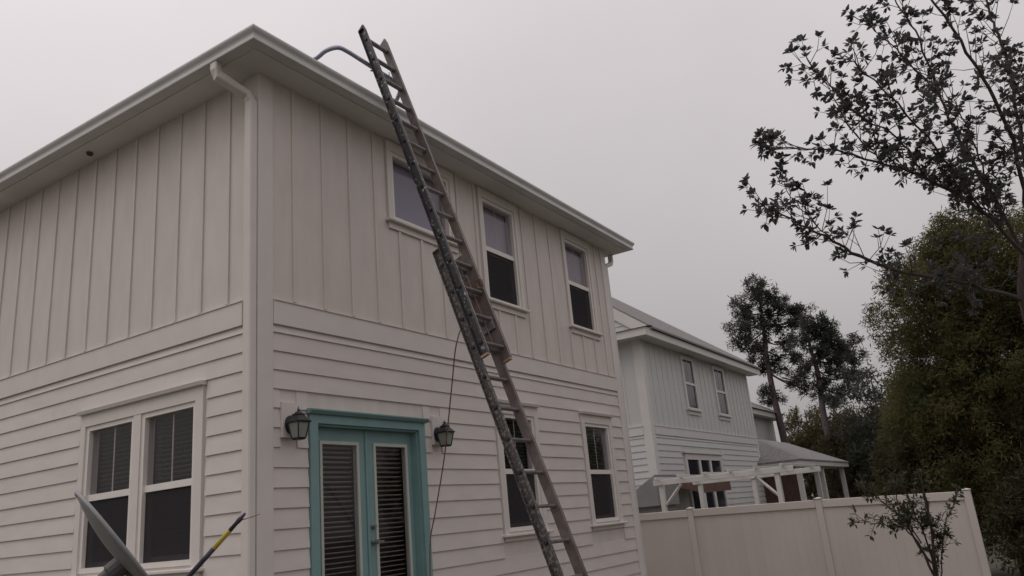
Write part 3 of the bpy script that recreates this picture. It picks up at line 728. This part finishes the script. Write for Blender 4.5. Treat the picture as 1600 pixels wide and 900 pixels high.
def sheared(b, c, za, zb, y0, y1):
    """bevelled box whose height follows the fall of the fence from y0 (+za) to y1 (+zb)"""
    V, Fc = bevbox(b, c)
    return [(v[0], v[1], v[2] + (za + (zb - za) * (v[1] - y0) / (y1 - y0)) * (1 if v[2] > 0.5 else 0)) for v in V], Fc
for i in range(len(posts) - 1):
    y1, y0 = posts[i][0] - 0.060, posts[i + 1][0] + 0.060; z1, z0 = posts[i][1], posts[i + 1][1]
    obj('top_rail', *sheared((FX - 0.040, FX + 0.040, y0, y1, 1.60, 1.74), 0.006, z0 - 1.74, z1 - 1.74, y0, y1), 'fence', fence)
    obj('bottom_rail', *bevbox((FX - 0.040, FX + 0.040, y0, y1, 0.06, 0.20), 0.006), 'fence', fence)
    n = 15; st = (y1 - y0) / n
    for q in range(n):
        a, b = y0 + q * st, y0 + (q + 1) * st
        obj('plank', *sheared((FX - 0.012, FX + 0.012, a + 0.0003, b - 0.0003, 0.201, 1.599), 0.0010, z0 - 1.74, z1 - 1.74, y0, y1), 'fence', fence)

# ------------------------------------------------------------------ neighbour's house
nb = empty('neighbour_house', (20.7, 7.5, 0), 'white two-storey neighbour house with gabled roof behind the fence', 'house')
NX0, NX1, NY0, NY1 = 15.70, 25.70, 2.86, 12.2
NW = Wall('x', NY0, -1); NL = Wall('y', NX0, -1)
NS = 6.42
box('wall', (NX0, NX1, NY0, NY1, 0.0, NS), 'n_siding', nb)
n_win = [(18.85, 19.70, 4.72, 6.24), (21.80, 22.72, 4.72, 6.24)]
nh_low = [(17.75, 21.25, 1.5, 3.36)]
k = 0
while True:
    zb = 3.695 - 0.177 * k
    if zb < 0.9: break
    zt = min(zb + 0.179, 3.775)
    for s0, s1 in cut(NX0 + 0.22, NX1 - 0.15, zb, zt, nh_low): course(NW, s0, s1, zb, zt, 'n_siding', nb, 0.026)
    course(NL, NY0 + 0.22, 8.0, zb, zt, 'n_siding', nb, 0.026); k += 1
for w, a0, a1 in ((NW, NX0 + 0.2, NX1), (NL, NY0 + 0.2, NY1)):
    w.box('band_board', a0 + 0.02, a1 - 0.02, 0.0, 0.04, 3.77, 4.0, 'n_trim', nb)
    w.box('band_ledge', a0 + 0.02, a1 - 0.02, 0.0, 0.055, 4.001, 4.03, 'n_trim', nb)
NW.box('corner_board', NX0 - 0.028, NX0 + 0.22, 0.0, 0.028, 0, NS, 'n_trim', nb)
NL.box('corner_board', NY0 + 0.0005, NY0 + 0.22, 0.0, 0.0275, 0, NS, 'n_trim', nb)
NW.box('corner_board', NX1 - 0.15, NX1 + 0.02, 0.0, 0.028, 0, NS, 'n_trim', nb)
x = NX0 + 0.62
while x < NX1 - 0.2:
    top = NS; segs = [(4.031, NS)]
    for h0, h1, g0, g1 in n_win:
        if h0 - 0.15 < x < h1 + 0.15: segs = [(4.031, g0 - 0.17)]
    for s0, s1 in segs: NW.box('batten', x - 0.022, x + 0.022, 0.0, 0.013, s0, s1, 'n_siding', nb)
    x += 0.405
x = NY0 + 0.62
while x < 8: NL.box('batten', x - 0.022, x + 0.022, 0.0, 0.013, 4.031, NS, 'n_siding', nb); x += 0.405
def n_window(w, g0, g1, z0, z1, parent, rail, cb=0.12):
    win = w.boxes('window', [(g0 - cb, g0, 0.0, 0.05, z0 - 0.05, z1 + cb), (g1, g1 + cb, 0.0, 0.05, z0 - 0.05, z1 + cb), (g0, g1, 0.0, 0.05, z1, z1 + cb), (g0, g1, 0, 0.05, z0 - 0.05, z0)], 'n_trim', parent)
    w.box('pane', g0, g1, 0.004, 0.014, rail + 0.04, z1, 'darkglass', win)
    w.box('pane', g0, g1, 0.002, 0.008, z0, rail - 0.04, 'darkglass', win)
    w.box('meeting_rail', g0, g1, 0.003, 0.04, rail - 0.04, rail + 0.04, 'n_trim', win)
    mc = (g0 + g1) / 2; w.box('muntin', mc - 0.014, mc + 0.014, 0.015, 0.022, rail + 0.04, z1, 'n_trim', win)
    w.box('sill', g0 - cb - 0.05, g1 + cb + 0.05, 0.0, 0.11, z0 - 0.10, z0 - 0.051, 'n_trim', win)
    w.box('apron', g0 - cb, g1 + cb, 0.0, 0.04, z0 - 0.22, z0 - 0.101, 'n_trim', win)
    return win
for g0, g1, z0, z1 in n_win: n_window(NW, g0, g1, z0, z1, nb, 5.48)
tw = NW.boxes('triple_window', [(17.85, 18.02, 0, 0.05, 1.6, 3.30), (20.98, 21.15, 0, 0.05, 1.6, 3.30), (18.02, 20.98, 0, 0.05, 3.12, 3.30), (18.97, 19.13, 0, 0.05, 1.6, 3.12), (19.92, 20.08, 0, 0.05, 1.6, 3.12), (18.02, 20.98, 0, 0.05, 1.5, 1.6)], 'n_trim', nb)
for g0, g1 in ((18.02, 18.97), (19.13, 19.92), (20.08, 20.98)):
    NW.box('pane', g0, g1, 0.004, 0.014, 2.40, 3.12, 'darkglass', tw); NW.box('pane', g0, g1, 0.002, 0.010, 1.6, 2.32, 'darkglass', tw)
    NW.box('meeting_rail', g0, g1, 0.003, 0.04, 2.32, 2.40, 'n_trim', tw)
NW.box('head_cap', 17.75, 21.25, 0.0, 0.10, 3.301, 3.36, 'n_trim', tw)
# eaves with frieze, fascia and roof
box('soffit', (NX0 - 0.5, NX1 + 0.42, NY0 - 0.42, NY0, NS, NS + 0.03), 'n_trim', nb)
box('soffit', (NX0 - 0.5, NX0, NY0 + 0.001, NY1 + 0.4, NS, NS + 0.03), 'n_trim', nb)
box('fascia', (NX0 - 0.53, NX1 + 0.45, NY0 - 0.45, NY0 - 0.42, NS - 0.02, NS + 0.20), 'n_trim', nb)
box('fascia', (NX0 - 0.53, NX0 - 0.50, NY0 - 0.419, NY1 + 0.4, NS - 0.02, NS + 0.20), 'n_trim', nb)
rz = NS + 0.25; pit = 0.75
ry0, ry1 = NY0 - 0.52, NY1 + 0.5; hh = (ry1 - ry0) / 2
hip_roof('roof', NX0 - 0.15, NX1 + 0.52, ry0, ry1, rz, pit, 'shingle_pale', nb, gable_left=True, th=0.06)
# gable end wall: siding boards, rake board, and the little eave return roof below it
gy = lambda z: (z - rz) / pit + ry0
ret = obj('eave_return', [(NX0 - 0.58, ry0, NS + 0.201), (NX0 - 0.58, ry1, NS + 0.201), (NX0 + 0.02, ry1, NS + 0.33), (NX0 + 0.02, ry0, NS + 0.33)], [(0, 1, 2, 3)], 'shingle_pale', nb)
z = rz + 0.02
while z < rz + hh * pit - 0.2:
    y0 = gy(z + 0.178) + 0.12; y1 = ry1 - (y0 - ry0)
    NL2 = Wall('y', NX0 - 0.12, -1)
    NL2.prism('siding_board', [(0.0, z), (0.026, z), (0.006, z + 0.178), (0.0, z + 0.178)], y0, y1, 'n_siding', nb); z += 0.177
obj('gable_wall', [(NX0 - 0.119, ry0 + 0.1, rz - 0.02), (NX0 - 0.119, ry1 - 0.1, rz - 0.02), (NX0 - 0.119, (ry0 + ry1) / 2, rz + hh * pit - 0.1)], [(0, 1, 2)], 'n_siding', nb)
rk = []
for s in (1, -1):
    ya, yb2 = (ry0, (ry0 + ry1) / 2) if s > 0 else (ry1, (ry0 + ry1) / 2)
    za, zb2 = rz - 0.06, rz + hh * pit - 0.06; w_ = 0.36
    rk.append(([(NX0 - 0.20, ya, za), (NX0 - 0.20, yb2, zb2), (NX0 - 0.20, yb2, zb2 - w_), (NX0 - 0.20, ya + s * w_ / pit * 0.9, za - 0.03),
                (NX0 - 0.151, ya, za), (NX0 - 0.151, yb2, zb2), (NX0 - 0.151, yb2, zb2 - w_), (NX0 - 0.151, ya + s * w_ / pit * 0.9, za - 0.03)], BOXF))
obj('rake_board', *merge(rk), 'n_trim', nb)
# single-storey porch wing at its far end
obj('porch_roof', *(lambda x0, x1, y0, y1, z, h: ([(x0, y0, z), (x1, y0, z), (x1, y1, z), (x0, y1, z), (x0 + 2.05, (y0 + y1) / 2, z + h), (x1 - 2.05, (y0 + y1) / 2, z + h), (x0, y0, z - .05), (x1, y0, z - .05), (x1, y1, z - .05), (x0, y1, z - .05)],
    [(0, 1, 5, 4), (1, 2, 5), (2, 3, 4, 5), (3, 0, 4), (0, 6, 7, 1), (1, 7, 8, 2), (2, 8, 9, 3), (3, 9, 6, 0), (6, 9, 8, 7)]))(25.2, 34.0, 1.26, 5.4, 3.08, 1.04), 'shingle_pale', nb)
pf = box('porch_fascia', (25.23, 33.95, 1.29, 5.3, 2.86, 3.028), 'n_trim', nb)
pbw = box('porch_wall', (25.55, 25.75, 1.62, 2.86, 0.0, 2.859), 'brick', nb)
zz = 0.9; cr = 0
while zz < 2.85:
    y = 1.63 - (0.11 if cr % 2 else 0)
    while y < 2.85:
        a, b = max(y, 1.625), min(y + 0.205, 2.855)
        if b - a > 0.03: box('brick', (25.535, 25.552, a, b, zz, zz + 0.063), 'brick', pbw)
        y += 0.217
    zz += 0.076; cr += 1
for px_ in (25.62, 28.4, 29.3, 33.4): obj('porch_post', *bevbox((px_ - 0.09, px_ + 0.09, 1.43, 1.61, 0.0, 2.859), 0.01), 'n_trim', nb)

# third house in the row, mostly hidden
th = empty('distant_house', (38, 11, 0), 'farthest white house, its eave showing past the neighbour house', 'house')
box('wall', (31.0, 42.6, 6.5, 14.0, 0.0, 6.15), 'n_siding', th)
box('corner_board', (42.1, 42.62, 6.46, 6.499, 0.0, 6.15), 'n_trim', th)
box('window', (41.4, 41.9, 6.45, 6.499, 4.25, 4.9), 'darkglass', th)
box('fascia', (30.6, 43.3, 6.0, 14.4, 6.15, 6.42), 'n_trim', th)
hip_roof('roof', 30.5, 43.4, 5.9, 14.5, 6.45, 0.6, 'shingle_pale', th)

# ------------------------------------------------------------------ pergola, shed and patio awning behind the fence
pg = empty('pergola', (13.7, 0.2, 0), 'white timber pergola behind the fence', 'pergola')
for x in (12.5, 15.0):
    for y in ((1.46, -1.13) if x < 13 else (1.46, 0.1)): obj('post', *bevbox((x - 0.052, x + 0.052, y - 0.052, y + 0.052, 0, 2.36), 0.006), 'n_trim', pg)
    obj('beam', *bevbox((x - 0.085, x - 0.0525, -1.5, 1.62, 2.30, 2.42), 0.005), 'n_trim', pg)
    for y, s in (((1.46, -1), (-1.13, 1)) if x < 13 else ()):
        V, Fc = tube([(x, y + s * 0.05, 1.86), (x, y + s * 0.46, 2.28)], 0.034, 4); obj('knee_brace', V, Fc, 'n_trim', pg)
y = 1.5
while y > -1.45:
    obj('rafter', *bevbox((12.25, 15.3, y - 0.02, y + 0.02, 2.421, 2.48), 0.004), 'n_trim', pg); y -= 0.56
sh = empty('garden_shed', (14.6, 3.1, 0), 'low grey-roofed shed tucked against the neighbour house', 'shed')
box('wall', (14.1, 15.3, 2.30, 3.35, 0, 1.90), 'grey_roof', sh)
obj('roof', [(14.0, 3.42, 1.93), (15.4, 3.42, 1.93), (15.4, 2.22, 2.62), (14.0, 2.22, 2.62), (14.0, 3.42, 1.88), (15.4, 3.42, 1.88), (15.4, 2.22, 1.88), (14.0, 2.22, 1.88)], [(0, 1, 2, 3), (4, 7, 6, 5), (0, 3, 7, 4), (1, 5, 6, 2), (2, 6, 7, 3), (0, 4, 5, 1)], 'grey_roof', sh)
aw = obj('patio_awning', [(15.95, 2.80, 2.48), (18.3, 2.80, 2.52), (18.3, 1.75, 2.38), (15.95, 1.75, 2.34), (15.95, 2.80, 2.44), (18.3, 2.80, 2.48), (18.3, 1.75, 2.14), (15.95, 1.75, 2.10)], BOXF, 'brown')
tag(aw, 'brown canvas awning under the white pergola beams', 'awning')

# ------------------------------------------------------------------ vegetation
def rv(r=rnd): 
    while True:
        v = Vector((r.uniform(-1, 1), r.uniform(-1, 1), r.uniform(-1, 1)))
        if 0.05 < v.length < 1: return v.normalized()
def leaf_geo(p, d, up_, L, W):
    """folded pointed leaf, 6 verts"""
    s = d.cross(up_)
    s = s.normalized() if s.length > 1e-4 else Vector((1, 0, 0)); u = s.cross(d).normalized()
    return [p, p + d * L * 0.35 + s * W * 0.5 + u * L * 0.06, p + d * L * 0.75 + s * W * 0.36 + u * L * 0.02, p + d * L - u * L * 0.08,
            p + d * L * 0.75 - s * W * 0.36 + u * L * 0.02, p + d * L * 0.35 - s * W * 0.5 + u * L * 0.06, p + d * L * 0.5 - u * L * 0.03]
LEAFF = [(0, 1, 2, 6), (6, 2, 3), (0, 6, 4, 5), (6, 3, 4)]
def rosette(out, p, d, n, L, W, r):
    a = d.cross(Vector((0.3, 0.2, 1))).normalized(); b = d.cross(a)
    for i in range(n):
        an = 2 * PI * i / n + r.uniform(-0.4, 0.4); sp = r.uniform(0.45, 1.15)
        ld = (d * r.uniform(0.2, 0.8) + (a * math.cos(an) + b * math.sin(an)) * sp).normalized()
        k = r.uniform(0.7, 1.15)
        out.append(leaf_geo(p + ld * 0.008, ld, Vector((0, 0, 1)) + rv(r) * 0.4, L * k, W * k))
def broad_sapling(name, limbs, trunk, radii, label, cat, m, barkm, twig_step, twig_len, L, W, seed, n_ros=(5, 8), skip=0.12, leaf_from=0.2, n_sep=300):
    r = random.Random(seed)
    root = empty(name, (trunk[0][0], trunk[0][1], 0), label, cat)
    obj('trunk', *tube(smooth_path(trunk, 4), [radii[0] + (radii[1] - radii[0]) * i / (4 * (len(trunk) - 1)) for i in range(4 * (len(trunk) - 1) + 1)], 10), barkm, root, smooth=True)
    leaves = []; twigs = []
    for li, (pts, r0, r1) in enumerate(limbs):
        P = smooth_path(pts, 6)
        P = [P[0]] + [q + rv(r) * 0.018 for q in P[1:-1]] + [P[-1]]
        n = len(P); obj('branch', *tube(P, [r0 + (r1 - r0) * i / (n - 1) for i in range(n)], 7), barkm, root, smooth=True)
        tot = 0; acc = 0
        for i in range(1, n):
            seg = P[i] - P[i - 1]; acc += seg.length
            if i / n < leaf_from: continue
            while acc > twig_step:
                acc -= twig_step
                if r.random() < skip: continue
                t = seg.normalized(); side = (rv(r) + t * 0.75 + Vector((0, 0, 0.25))).normalized()
                ln = r.uniform(*twig_len) * (1.15 - 0.5 * i / n)
                a = P[i] - seg * r.random(); b = a + side * ln * 0.55 + rv(r) * 0.03; c = b + (side + Vector((0, 0, 0.35)) + rv(r) * 0.25).normalized() * ln * 0.45
                twigs.append(tube([a, b, c], [0.0055, 0.004, 0.0025], 4, cap=False))
                rosette(leaves, c, (c - b).normalized(), r.randint(*n_ros), L, W, r)
                for q in range(r.randint(0, 2)):
                    s0 = a.lerp(b, r.uniform(0.4, 1.0)); sd_ = (side + rv(r) * 0.9).normalized(); e = s0 + sd_ * ln * r.uniform(0.25, 0.5)
                    twigs.append(tube([s0, e], [0.004, 0.0022], 4, cap=False)); rosette(leaves, e, sd_, r.randint(*n_ros), L, W, r)
        e = P[-1]; rosette(leaves, e, (P[-1] - P[-2]).normalized(), 7, L, W, r)
    obj('twigs', *merge(twigs), barkm, root, kind='stuff')
    near = sorted(range(len(leaves)), key=lambda i: (leaves[i][0] - CAM).length + (50 if not in_view(leaves[i][0]) else 0))
    sep = set(near[:n_sep])
    for i in sorted(sep): obj('leaf', leaves[i], LEAFF, m, root)
    rest = [(leaves[i], LEAFF) for i in range(len(leaves)) if i not in sep]
    if rest: obj('foliage', *merge(rest), m, root, kind='stuff')
    return root
def in_view(p):
    q = p - CAM; z = q.dot(fwd)
    return z > 0 and abs(q.dot(right) / z) < 0.65 and abs(q.dot(up) / z) < 0.365

mag = [([(5.83, -5.97, 3.7), (5.17, -5.42, 3.92), (4.2, -4.73, 4.08), (3.69, -4.42, 4.31), (3.24, -4.17, 4.47), (2.91, -3.93, 4.63)], 0.035, 0.007),
       ([(5.73, -6.09, 4.19), (5.2, -5.85, 4.58), (4.43, -5.39, 4.93), (3.93, -5.04, 5.06), (3.37, -4.59, 5.18), (2.94, -4.09, 5.19)], 0.036, 0.006),
       ([(5.73, -6.09, 4.19), (5.46, -5.98, 4.77), (5.19, -5.78, 5.54), (4.97, -5.71, 6.06), (4.77, -5.63, 6.84), (4.55, -5.51, 7.29)], 0.034, 0.008),
       ([(5.65, -6.24, 4.67), (5.02, -6.25, 5.47), (4.5, -6.11, 6.0), (4.08, -5.93, 6.54), (3.91, -5.82, 6.85)], 0.034, 0.012),
       ([(5.67, -6.27, 4.67), (5.77, -6.41, 5.71), (5.6, -6.47, 6.64), (5.52, -6.42, 7.15), (5.4, -6.44, 7.52)], 0.034, 0.012),
       ([(5.2, -5.85, 4.58), (4.19, -5.53, 5.18), (3.47, -5.23, 5.66), (3.04, -5.04, 5.86)], 0.020, 0.006),
       ([(4.43, -5.39, 4.93), (4.05, -5.21, 5.35), (3.53, -4.9, 5.59), (3.08, -4.64, 6.09)], 0.017, 0.005),
       ([(3.93, -5.04, 5.06), (3.88, -4.82, 5.53), (3.63, -4.7, 6.02)], 0.014, 0.005),
       ([(4.97, -5.71, 6.06), (4.45, -5.45, 6.45), (3.95, -5.2, 6.75)], 0.015, 0.005),
       ([(3.69, -4.42, 4.31), (3.40, -4.20, 4.72), (3.22, -4.10, 4.98)], 0.010, 0.004),
       ([(5.77, -6.41, 5.71), (5.45, -6.55, 5.95), (5.1, -6.5, 6.3)], 0.014, 0.005),
       ([(5.70, -6.30, 5.0), (5.9, -6.6, 5.5), (5.95, -6.75, 6.1)], 0.016, 0.006),
       ([(5.46, -5.98, 4.77), (4.9, -5.9, 5.2), (4.5, -5.85, 5.55), (4.2, -5.7, 5.75)], 0.016, 0.005),
       ([(5.4, -6.0, 4.5), (5.0, -5.75, 4.75), (4.6, -5.5, 5.15)], 0.014, 0.005)]
mag = [(p, a * 0.72, b * 0.8) for p, a, b in mag]
broad_sapling('magnolia_tree', mag, [(6.35, -6.0, 0), (6.3, -6.0, 1.5), (6.15, -6.0, 2.8), (5.83, -5.97, 3.7), (5.73, -6.09, 4.19), (5.66, -6.25, 4.67)], (0.085, 0.028),
              'sparse broadleaf tree reaching in from the right with star-shaped leaf clusters', 'tree', 'leaf_mag', 'bark', 0.052, (0.14, 0.52), 0.074, 0.040, 11, n_ros=(7, 11), skip=0.12, leaf_from=0.14)
sm = [([(9.46, -4.05, 0.1), (9.45, -4.03, 0.41), (9.17, -4.14, 1.4), (8.98, -4.15, 1.97)], 0.034, 0.010),
      ([(9.44, -4.03, 0.25), (9.14, -3.89, 1.04), (8.91, -3.73, 1.44), (8.55, -3.38, 1.86)], 0.022, 0.006),
      ([(9.46, -4.06, 0.3), (9.36, -4.28, 1.1), (9.37, -4.56, 1.59)], 0.012, 0.005),
      ([(9.41, -4.04, 0.55), (8.84, -3.86, 1.15), (8.62, -3.56, 1.28), (8.37, -3.21, 1.36)], 0.014, 0.005),
      ([(9.43, -4.02, 0.46), (9.46, -3.99, 1.02), (9.25, -3.93, 1.51), (9.11, -3.89, 1.85)], 0.016, 0.006),
      ([(9.2, -3.95, 0.95), (9.0, -3.8, 1.5), (8.9, -3.78, 1.85)], 0.012, 0.005)]
broad_sapling('crepe_sapling', sm, [(9.47, -4.05, 0), (9.47, -4.05, 0.08), (9.46, -4.05, 0.14)], (0.05, 0.04), 'small many-stemmed leafy sapling standing in front of the fence', 'tree',
              'leaf_small', 'bark', 0.062, (0.10, 0.30), 0.090, 0.038, 5, n_ros=(3, 6), leaf_from=0.38, n_sep=300)

def blades(out_v, out_f, p, n, spread, L, W, r, droop=0.0, dirb=None):
    for _ in range(n):
        q = p + rv(r) * spread * (r.random() ** 0.6)
        d = rv(r)
        if dirb is not None: d = (d * 0.8 + dirb).normalized()
        d = (d + Vector((0, 0, -droop))).normalized()
        s = d.cross(rv(r)); s = s.normalized() if s.length > 1e-3 else Vector((1, 0, 0))
        l = L * r.uniform(0.6, 1.3); w = W * r.uniform(0.6, 1.2); k = len(out_v)
        out_v += [q, q + d * l * 0.5 + s * w * 0.5, q + d * l, q + d * l * 0.5 - s * w * 0.5]
        out_f.append((k, k + 1, k + 2, k + 3))
def crown_tree(name, base, height, shape, label, m, barkm, nclump, nblade, clump, L, W, seed, trunk_r=0.15, cat='tree', group=None, droop=0.0, z0=0.0, nlimb=10, tops=None, out_bias=0.5):
    """shape: list of ellipsoids (centre offset dx,dy,z, rx,ry,rz, weight) that the clumps fill"""
    r = random.Random(seed); bx, by = base
    root = empty(name, (bx, by, 0), label, cat, group)
    top = height
    lean = Vector((r.uniform(-0.2, 0.2), r.uniform(-0.2, 0.2), 0)) if tops is None else Vector((tops[0], tops[1], 0))
    tp = [Vector((bx, by, 0)) + lean * (t ** 1.3) + Vector((0, 0, top * t)) + (rv(r) * trunk_r * 0.35 if 0 < t < 1 else Vector((0, 0, 0))) for t in (0, 0.2, 0.4, 0.6, 0.8, 0.95)]
    P = smooth_path(tp, 4); n = len(P)
    obj('trunk', *tube(P, [trunk_r * (1 - 0.85 * i / (n - 1)) for i in range(n)], 9), barkm, root, smooth=True)
    V = []; Fc = []; cl = []
    W_ = sum(s[6] for s in shape)
    for s in shape:
        for _ in range(int(nclump * s[6] / W_)):
            d = rv(r); k = r.random() ** out_bias
            cl.append(Vector((bx + s[0] + d.x * s[3] * k, by + s[1] + d.y * s[4] * k, s[2] + d.z * s[5] * k)))
    for c in cl:
        c.z = max(c.z, 0.12)
        blades(V, Fc, c, nblade, clump * r.uniform(0.6, 1.25), L, W, r, droop)
    obj('crown', V, Fc, m, root, kind='stuff')
    br = []
    for i in range(nlimb):
        c = cl[r.randrange(len(cl))]
        t = max(0.25, min(0.9, (c.z / top) - r.uniform(0.05, 0.2))); a = P[int(t * (n - 1))]
        mid = a.lerp(c, 0.5) + Vector((0, 0, 0.04 * top * r.uniform(-0.3, 1))); rr = trunk_r * (1 - 0.85 * t) * 0.5
        obj('limb', *tube(smooth_path([a, mid, c], 3), [rr * (1 - 0.7 * q / 6) for q in range(7)], 6), barkm, root, smooth=True)
    return root
# feathery evergreens beyond the fence
crown_tree('evergreen_tree', (13.7, -5.1), 7.0, [(0.0, 0.0, 2.6, 1.9, 1.9, 2.4, 4), (-0.1, 0.05, 5.0, 1.5, 1.7, 1.7, 3.6), (-0.3, -0.3, 6.45, 0.7, 0.75, 0.75, 0.8), (-0.6, 0.9, 3.3, 0.9, 0.9, 0.8, 0.7), (-0.3, -1.5, 5.3, 1.1, 1.3, 1.6, 2.2), (-0.2, -1.8, 3.2, 1.2, 1.3, 1.6, 1.6)],
           'tall bushy dark evergreen right beyond the fence end', 'leaf_cedar', 'bark', 3300, 64, 0.25, 0.115, 0.023, 3, 0.14, droop=0.2, nlimb=16, tops=(-0.5, -0.35))
crown_tree('evergreen_tree', (12.4, -7.4), 7.2, [(0, 0, 3.0, 1.7, 1.7, 2.9, 4), (0, 0, 5.6, 1.3, 1.3, 1.5, 2)],
           'bushy dark evergreen at the right edge of the picture', 'leaf_cedar', 'bark', 1900, 64, 0.25, 0.115, 0.023, 4, 0.14, droop=0.2, nlimb=10)
crown_tree('evergreen_shrub', (11.75, -5.6), 2.3, [(0, 0, 0.9, 0.62, 0.85, 1.05, 1.2), (0.1, -1.2, 0.9, 0.75, 1.1, 1.1, 1.4), (0.3, -2.4, 0.8, 0.9, 1.0, 1.1, 1.2), (-0.1, -0.6, 0.4, 0.6, 1.0, 0.5, 0.8)],
           'dark dense shrub filling the gap right of the fence end post', 'leaf_dark', 'bark', 1300, 44, 0.18, 0.11, 0.034, 6, 0.06, cat='shrub', nlimb=6)
crown_tree('evergreen_shrub', (13.6, -3.7), 2.9, [(0, 0, 1.7, 0.9, 0.95, 1.25, 1)],
           'dark brownish shrub rising over the fence behind the sapling', 'leaf_dark', 'bark', 700, 40, 0.20, 0.12, 0.034, 9, 0.07, cat='shrub', nlimb=6)
crown_tree('understorey_tree', (20.3, -3.5), 5.0, [(0, 0, 2.9, 1.4, 1.3, 1.9, 1), (0.2, -1.3, 3.1, 1.3, 1.2, 2.0, 1)],
           'dark tree just right of the porch roof', 'leaf_dark', 'bark', 900, 40, 0.28, 0.18, 0.042, 21, 0.10, nlimb=9)
for i, (x, y, h, s, mm, lb) in enumerate(((27.5, -3.4, 5.9, 1.6, 'leaf_dark', 'shadowy tree behind the dark tree, beyond the porch'),
                                           (37.5, 0.2, 7.8, 2.0, 'leaf_pine', 'dark loose-crowned tree under the shorter pine, sky showing through'),
                                           (40.5, 2.2, 5.8, 1.7, 'leaf_dark', 'dark low tree between the porch roof and the pines'),
                                           (45.8, 5.2, 7.2, 1.8, 'leaf_olive', 'olive-brown leafy tree between the two pine trunks'),
                                           (48.2, 3.0, 6.9, 2.0, 'leaf_olive', 'olive-brown tree behind the pines, right of its twin'),
                                           (33.5, -2.2, 6.9, 1.9, 'leaf_dark', 'dark tree right of the porch, under the shorter pine'))):
    crown_tree('woodland_tree', (x, y), h, [(0, 0, h * 0.62, s, s, h * 0.36, 1), (0.3, -0.4, h * 0.35, s * 1.1, s * 1.1, h * 0.3, 0.7)], lb, mm, 'bark', (210 if mm == 'leaf_pine' else 400), 48, 0.42, 0.27, 0.07, 30 + i, 0.13, group='trees beyond the houses', nlimb=7)
# two tall pines
def pine(base, height, lb, blobs, seed, lean, du, dz_):
    r = random.Random(seed); bx, by = base
    root = empty('pine_tree', (bx, by, 0), lb, 'tree', 'tall pines')
    P = smooth_path([Vector((bx, by, 0)) + right * (lean * (t ** 1.2)) + Vector((0, 0, height * t)) + (right * r.uniform(-0.12, 0.12)) for t in (0, 0.25, 0.5, 0.7, 0.85, 0.97)], 4); n = len(P)
    obj('trunk', *tube(P, [0.27 * (1 - 0.86 * i / (n - 1)) for i in range(n)], 9), 'bark_pine', root, smooth=True)
    V = []; Fc = []; flat = Vector((fwd.x, fwd.y, 0)).normalized(); sidev = Vector((right.x, right.y, 0)).normalized()
    for (u, zc_, ru, rz_, cnt) in blobs:
        u += du; zc_ += dz_
        for _ in range(int(cnt * 2.0)):
            d = rv(r); k = r.random() ** 0.45
            c = Vector((bx, by, 0)) + sidev * (u + d.x * ru * 1.2 * k) + flat * (d.y * ru * 1.1 * k) + Vector((0, 0, zc_ + d.z * rz_ * 1.25 * k))
            blades(V, Fc, c, 70, 0.31 * r.uniform(0.6, 1.2), 0.26, 0.05, r, -0.15)
        t = min(0.93, max(0.3, (zc_ - 0.5) / height)); a = P[int(t * (n - 1))]
        e = Vector((bx, by, zc_)) + sidev * u
        obj('limb', *tube(smooth_path([a, a.lerp(e, 0.5) + Vector((0, 0, -0.15)), e], 3), [0.055 * (1 - 0.6 * q / 6) for q in range(7)], 6), 'bark_pine', root, smooth=True)
        for q in range(2):
            e2 = e + sidev * r.uniform(-ru, ru) * 0.8 + flat * r.uniform(-ru, ru) * 0.8 + Vector((0, 0, r.uniform(-0.3, 0.6) * rz_))
            obj('limb', *tube(smooth_path([a.lerp(e, 0.5), e2], 2), [0.05, 0.04, 0.02], 5), 'bark_pine', root, smooth=True)
    obj('crown', V, Fc, 'leaf_pine', root, kind='stuff')
PX = lambda px, py, d: CAM + (fwd + right * ((px - 800) / 1234) - up * ((py - 450) / 1234)) * d
pine((41.75, 5.85), 14.4, 'tallest pine, standing just right of the neighbour house eave',
     [(-1.05, 13.35, 0.75, 0.65, 9), (-0.1, 12.95, 0.8, 0.6, 9), (-2.0, 12.2, 0.8, 0.6, 9), (-1.0, 12.1, 0.9, 0.7, 10), (0.5, 12.0, 0.8, 0.5, 8), (1.45, 11.75, 0.65, 0.45, 8),
      (-2.2, 11.1, 0.8, 0.6, 10), (-1.2, 11.0, 0.8, 0.6, 9), (0.1, 11.0, 0.8, 0.5, 7), (1.1, 10.9, 0.6, 0.35, 4), (-2.3, 10.2, 0.7, 0.5, 8), (-1.2, 9.9, 0.8, 0.5, 8), (0.1, 9.9, 0.6, 0.4, 5),
      (-1.7, 8.9, 0.7, 0.45, 7), (-0.6, 8.6, 0.6, 0.5, 6), (0.55, 8.9, 0.5, 0.35, 4), (0.3, 7.6, 0.5, 0.35, 4), (-1.2, 6.9, 0.65, 0.7, 9), (0.7, 7.2, 0.4, 0.3, 3)], 2, 0.05, 1.0, 0.5)
pine((40.04, 3.08), 11.2, 'shorter dense pine right of the tallest pine',
     [(-0.3, 10.4, 0.8, 0.55, 10), (0.5, 10.1, 0.7, 0.6, 9), (-0.9, 9.7, 0.8, 0.55, 9), (0.3, 9.3, 0.9, 0.6, 10), (1.2, 9.2, 0.8, 0.6, 10), (-0.4, 8.7, 0.8, 0.5, 8), (0.7, 8.4, 0.9, 0.5, 9), (1.6, 8.3, 0.6, 0.5, 7),
      (-1.2, 8.0, 0.7, 0.4, 7), (0.2, 7.5, 0.8, 0.45, 8), (1.3, 7.4, 0.7, 0.4, 6), (-0.5, 6.9, 0.7, 0.4, 6), (0.8, 6.5, 0.8, 0.45, 7), (-0.2, 6.0, 0.6, 0.4, 5)], 8, 0.1, 0.6, 0.35)
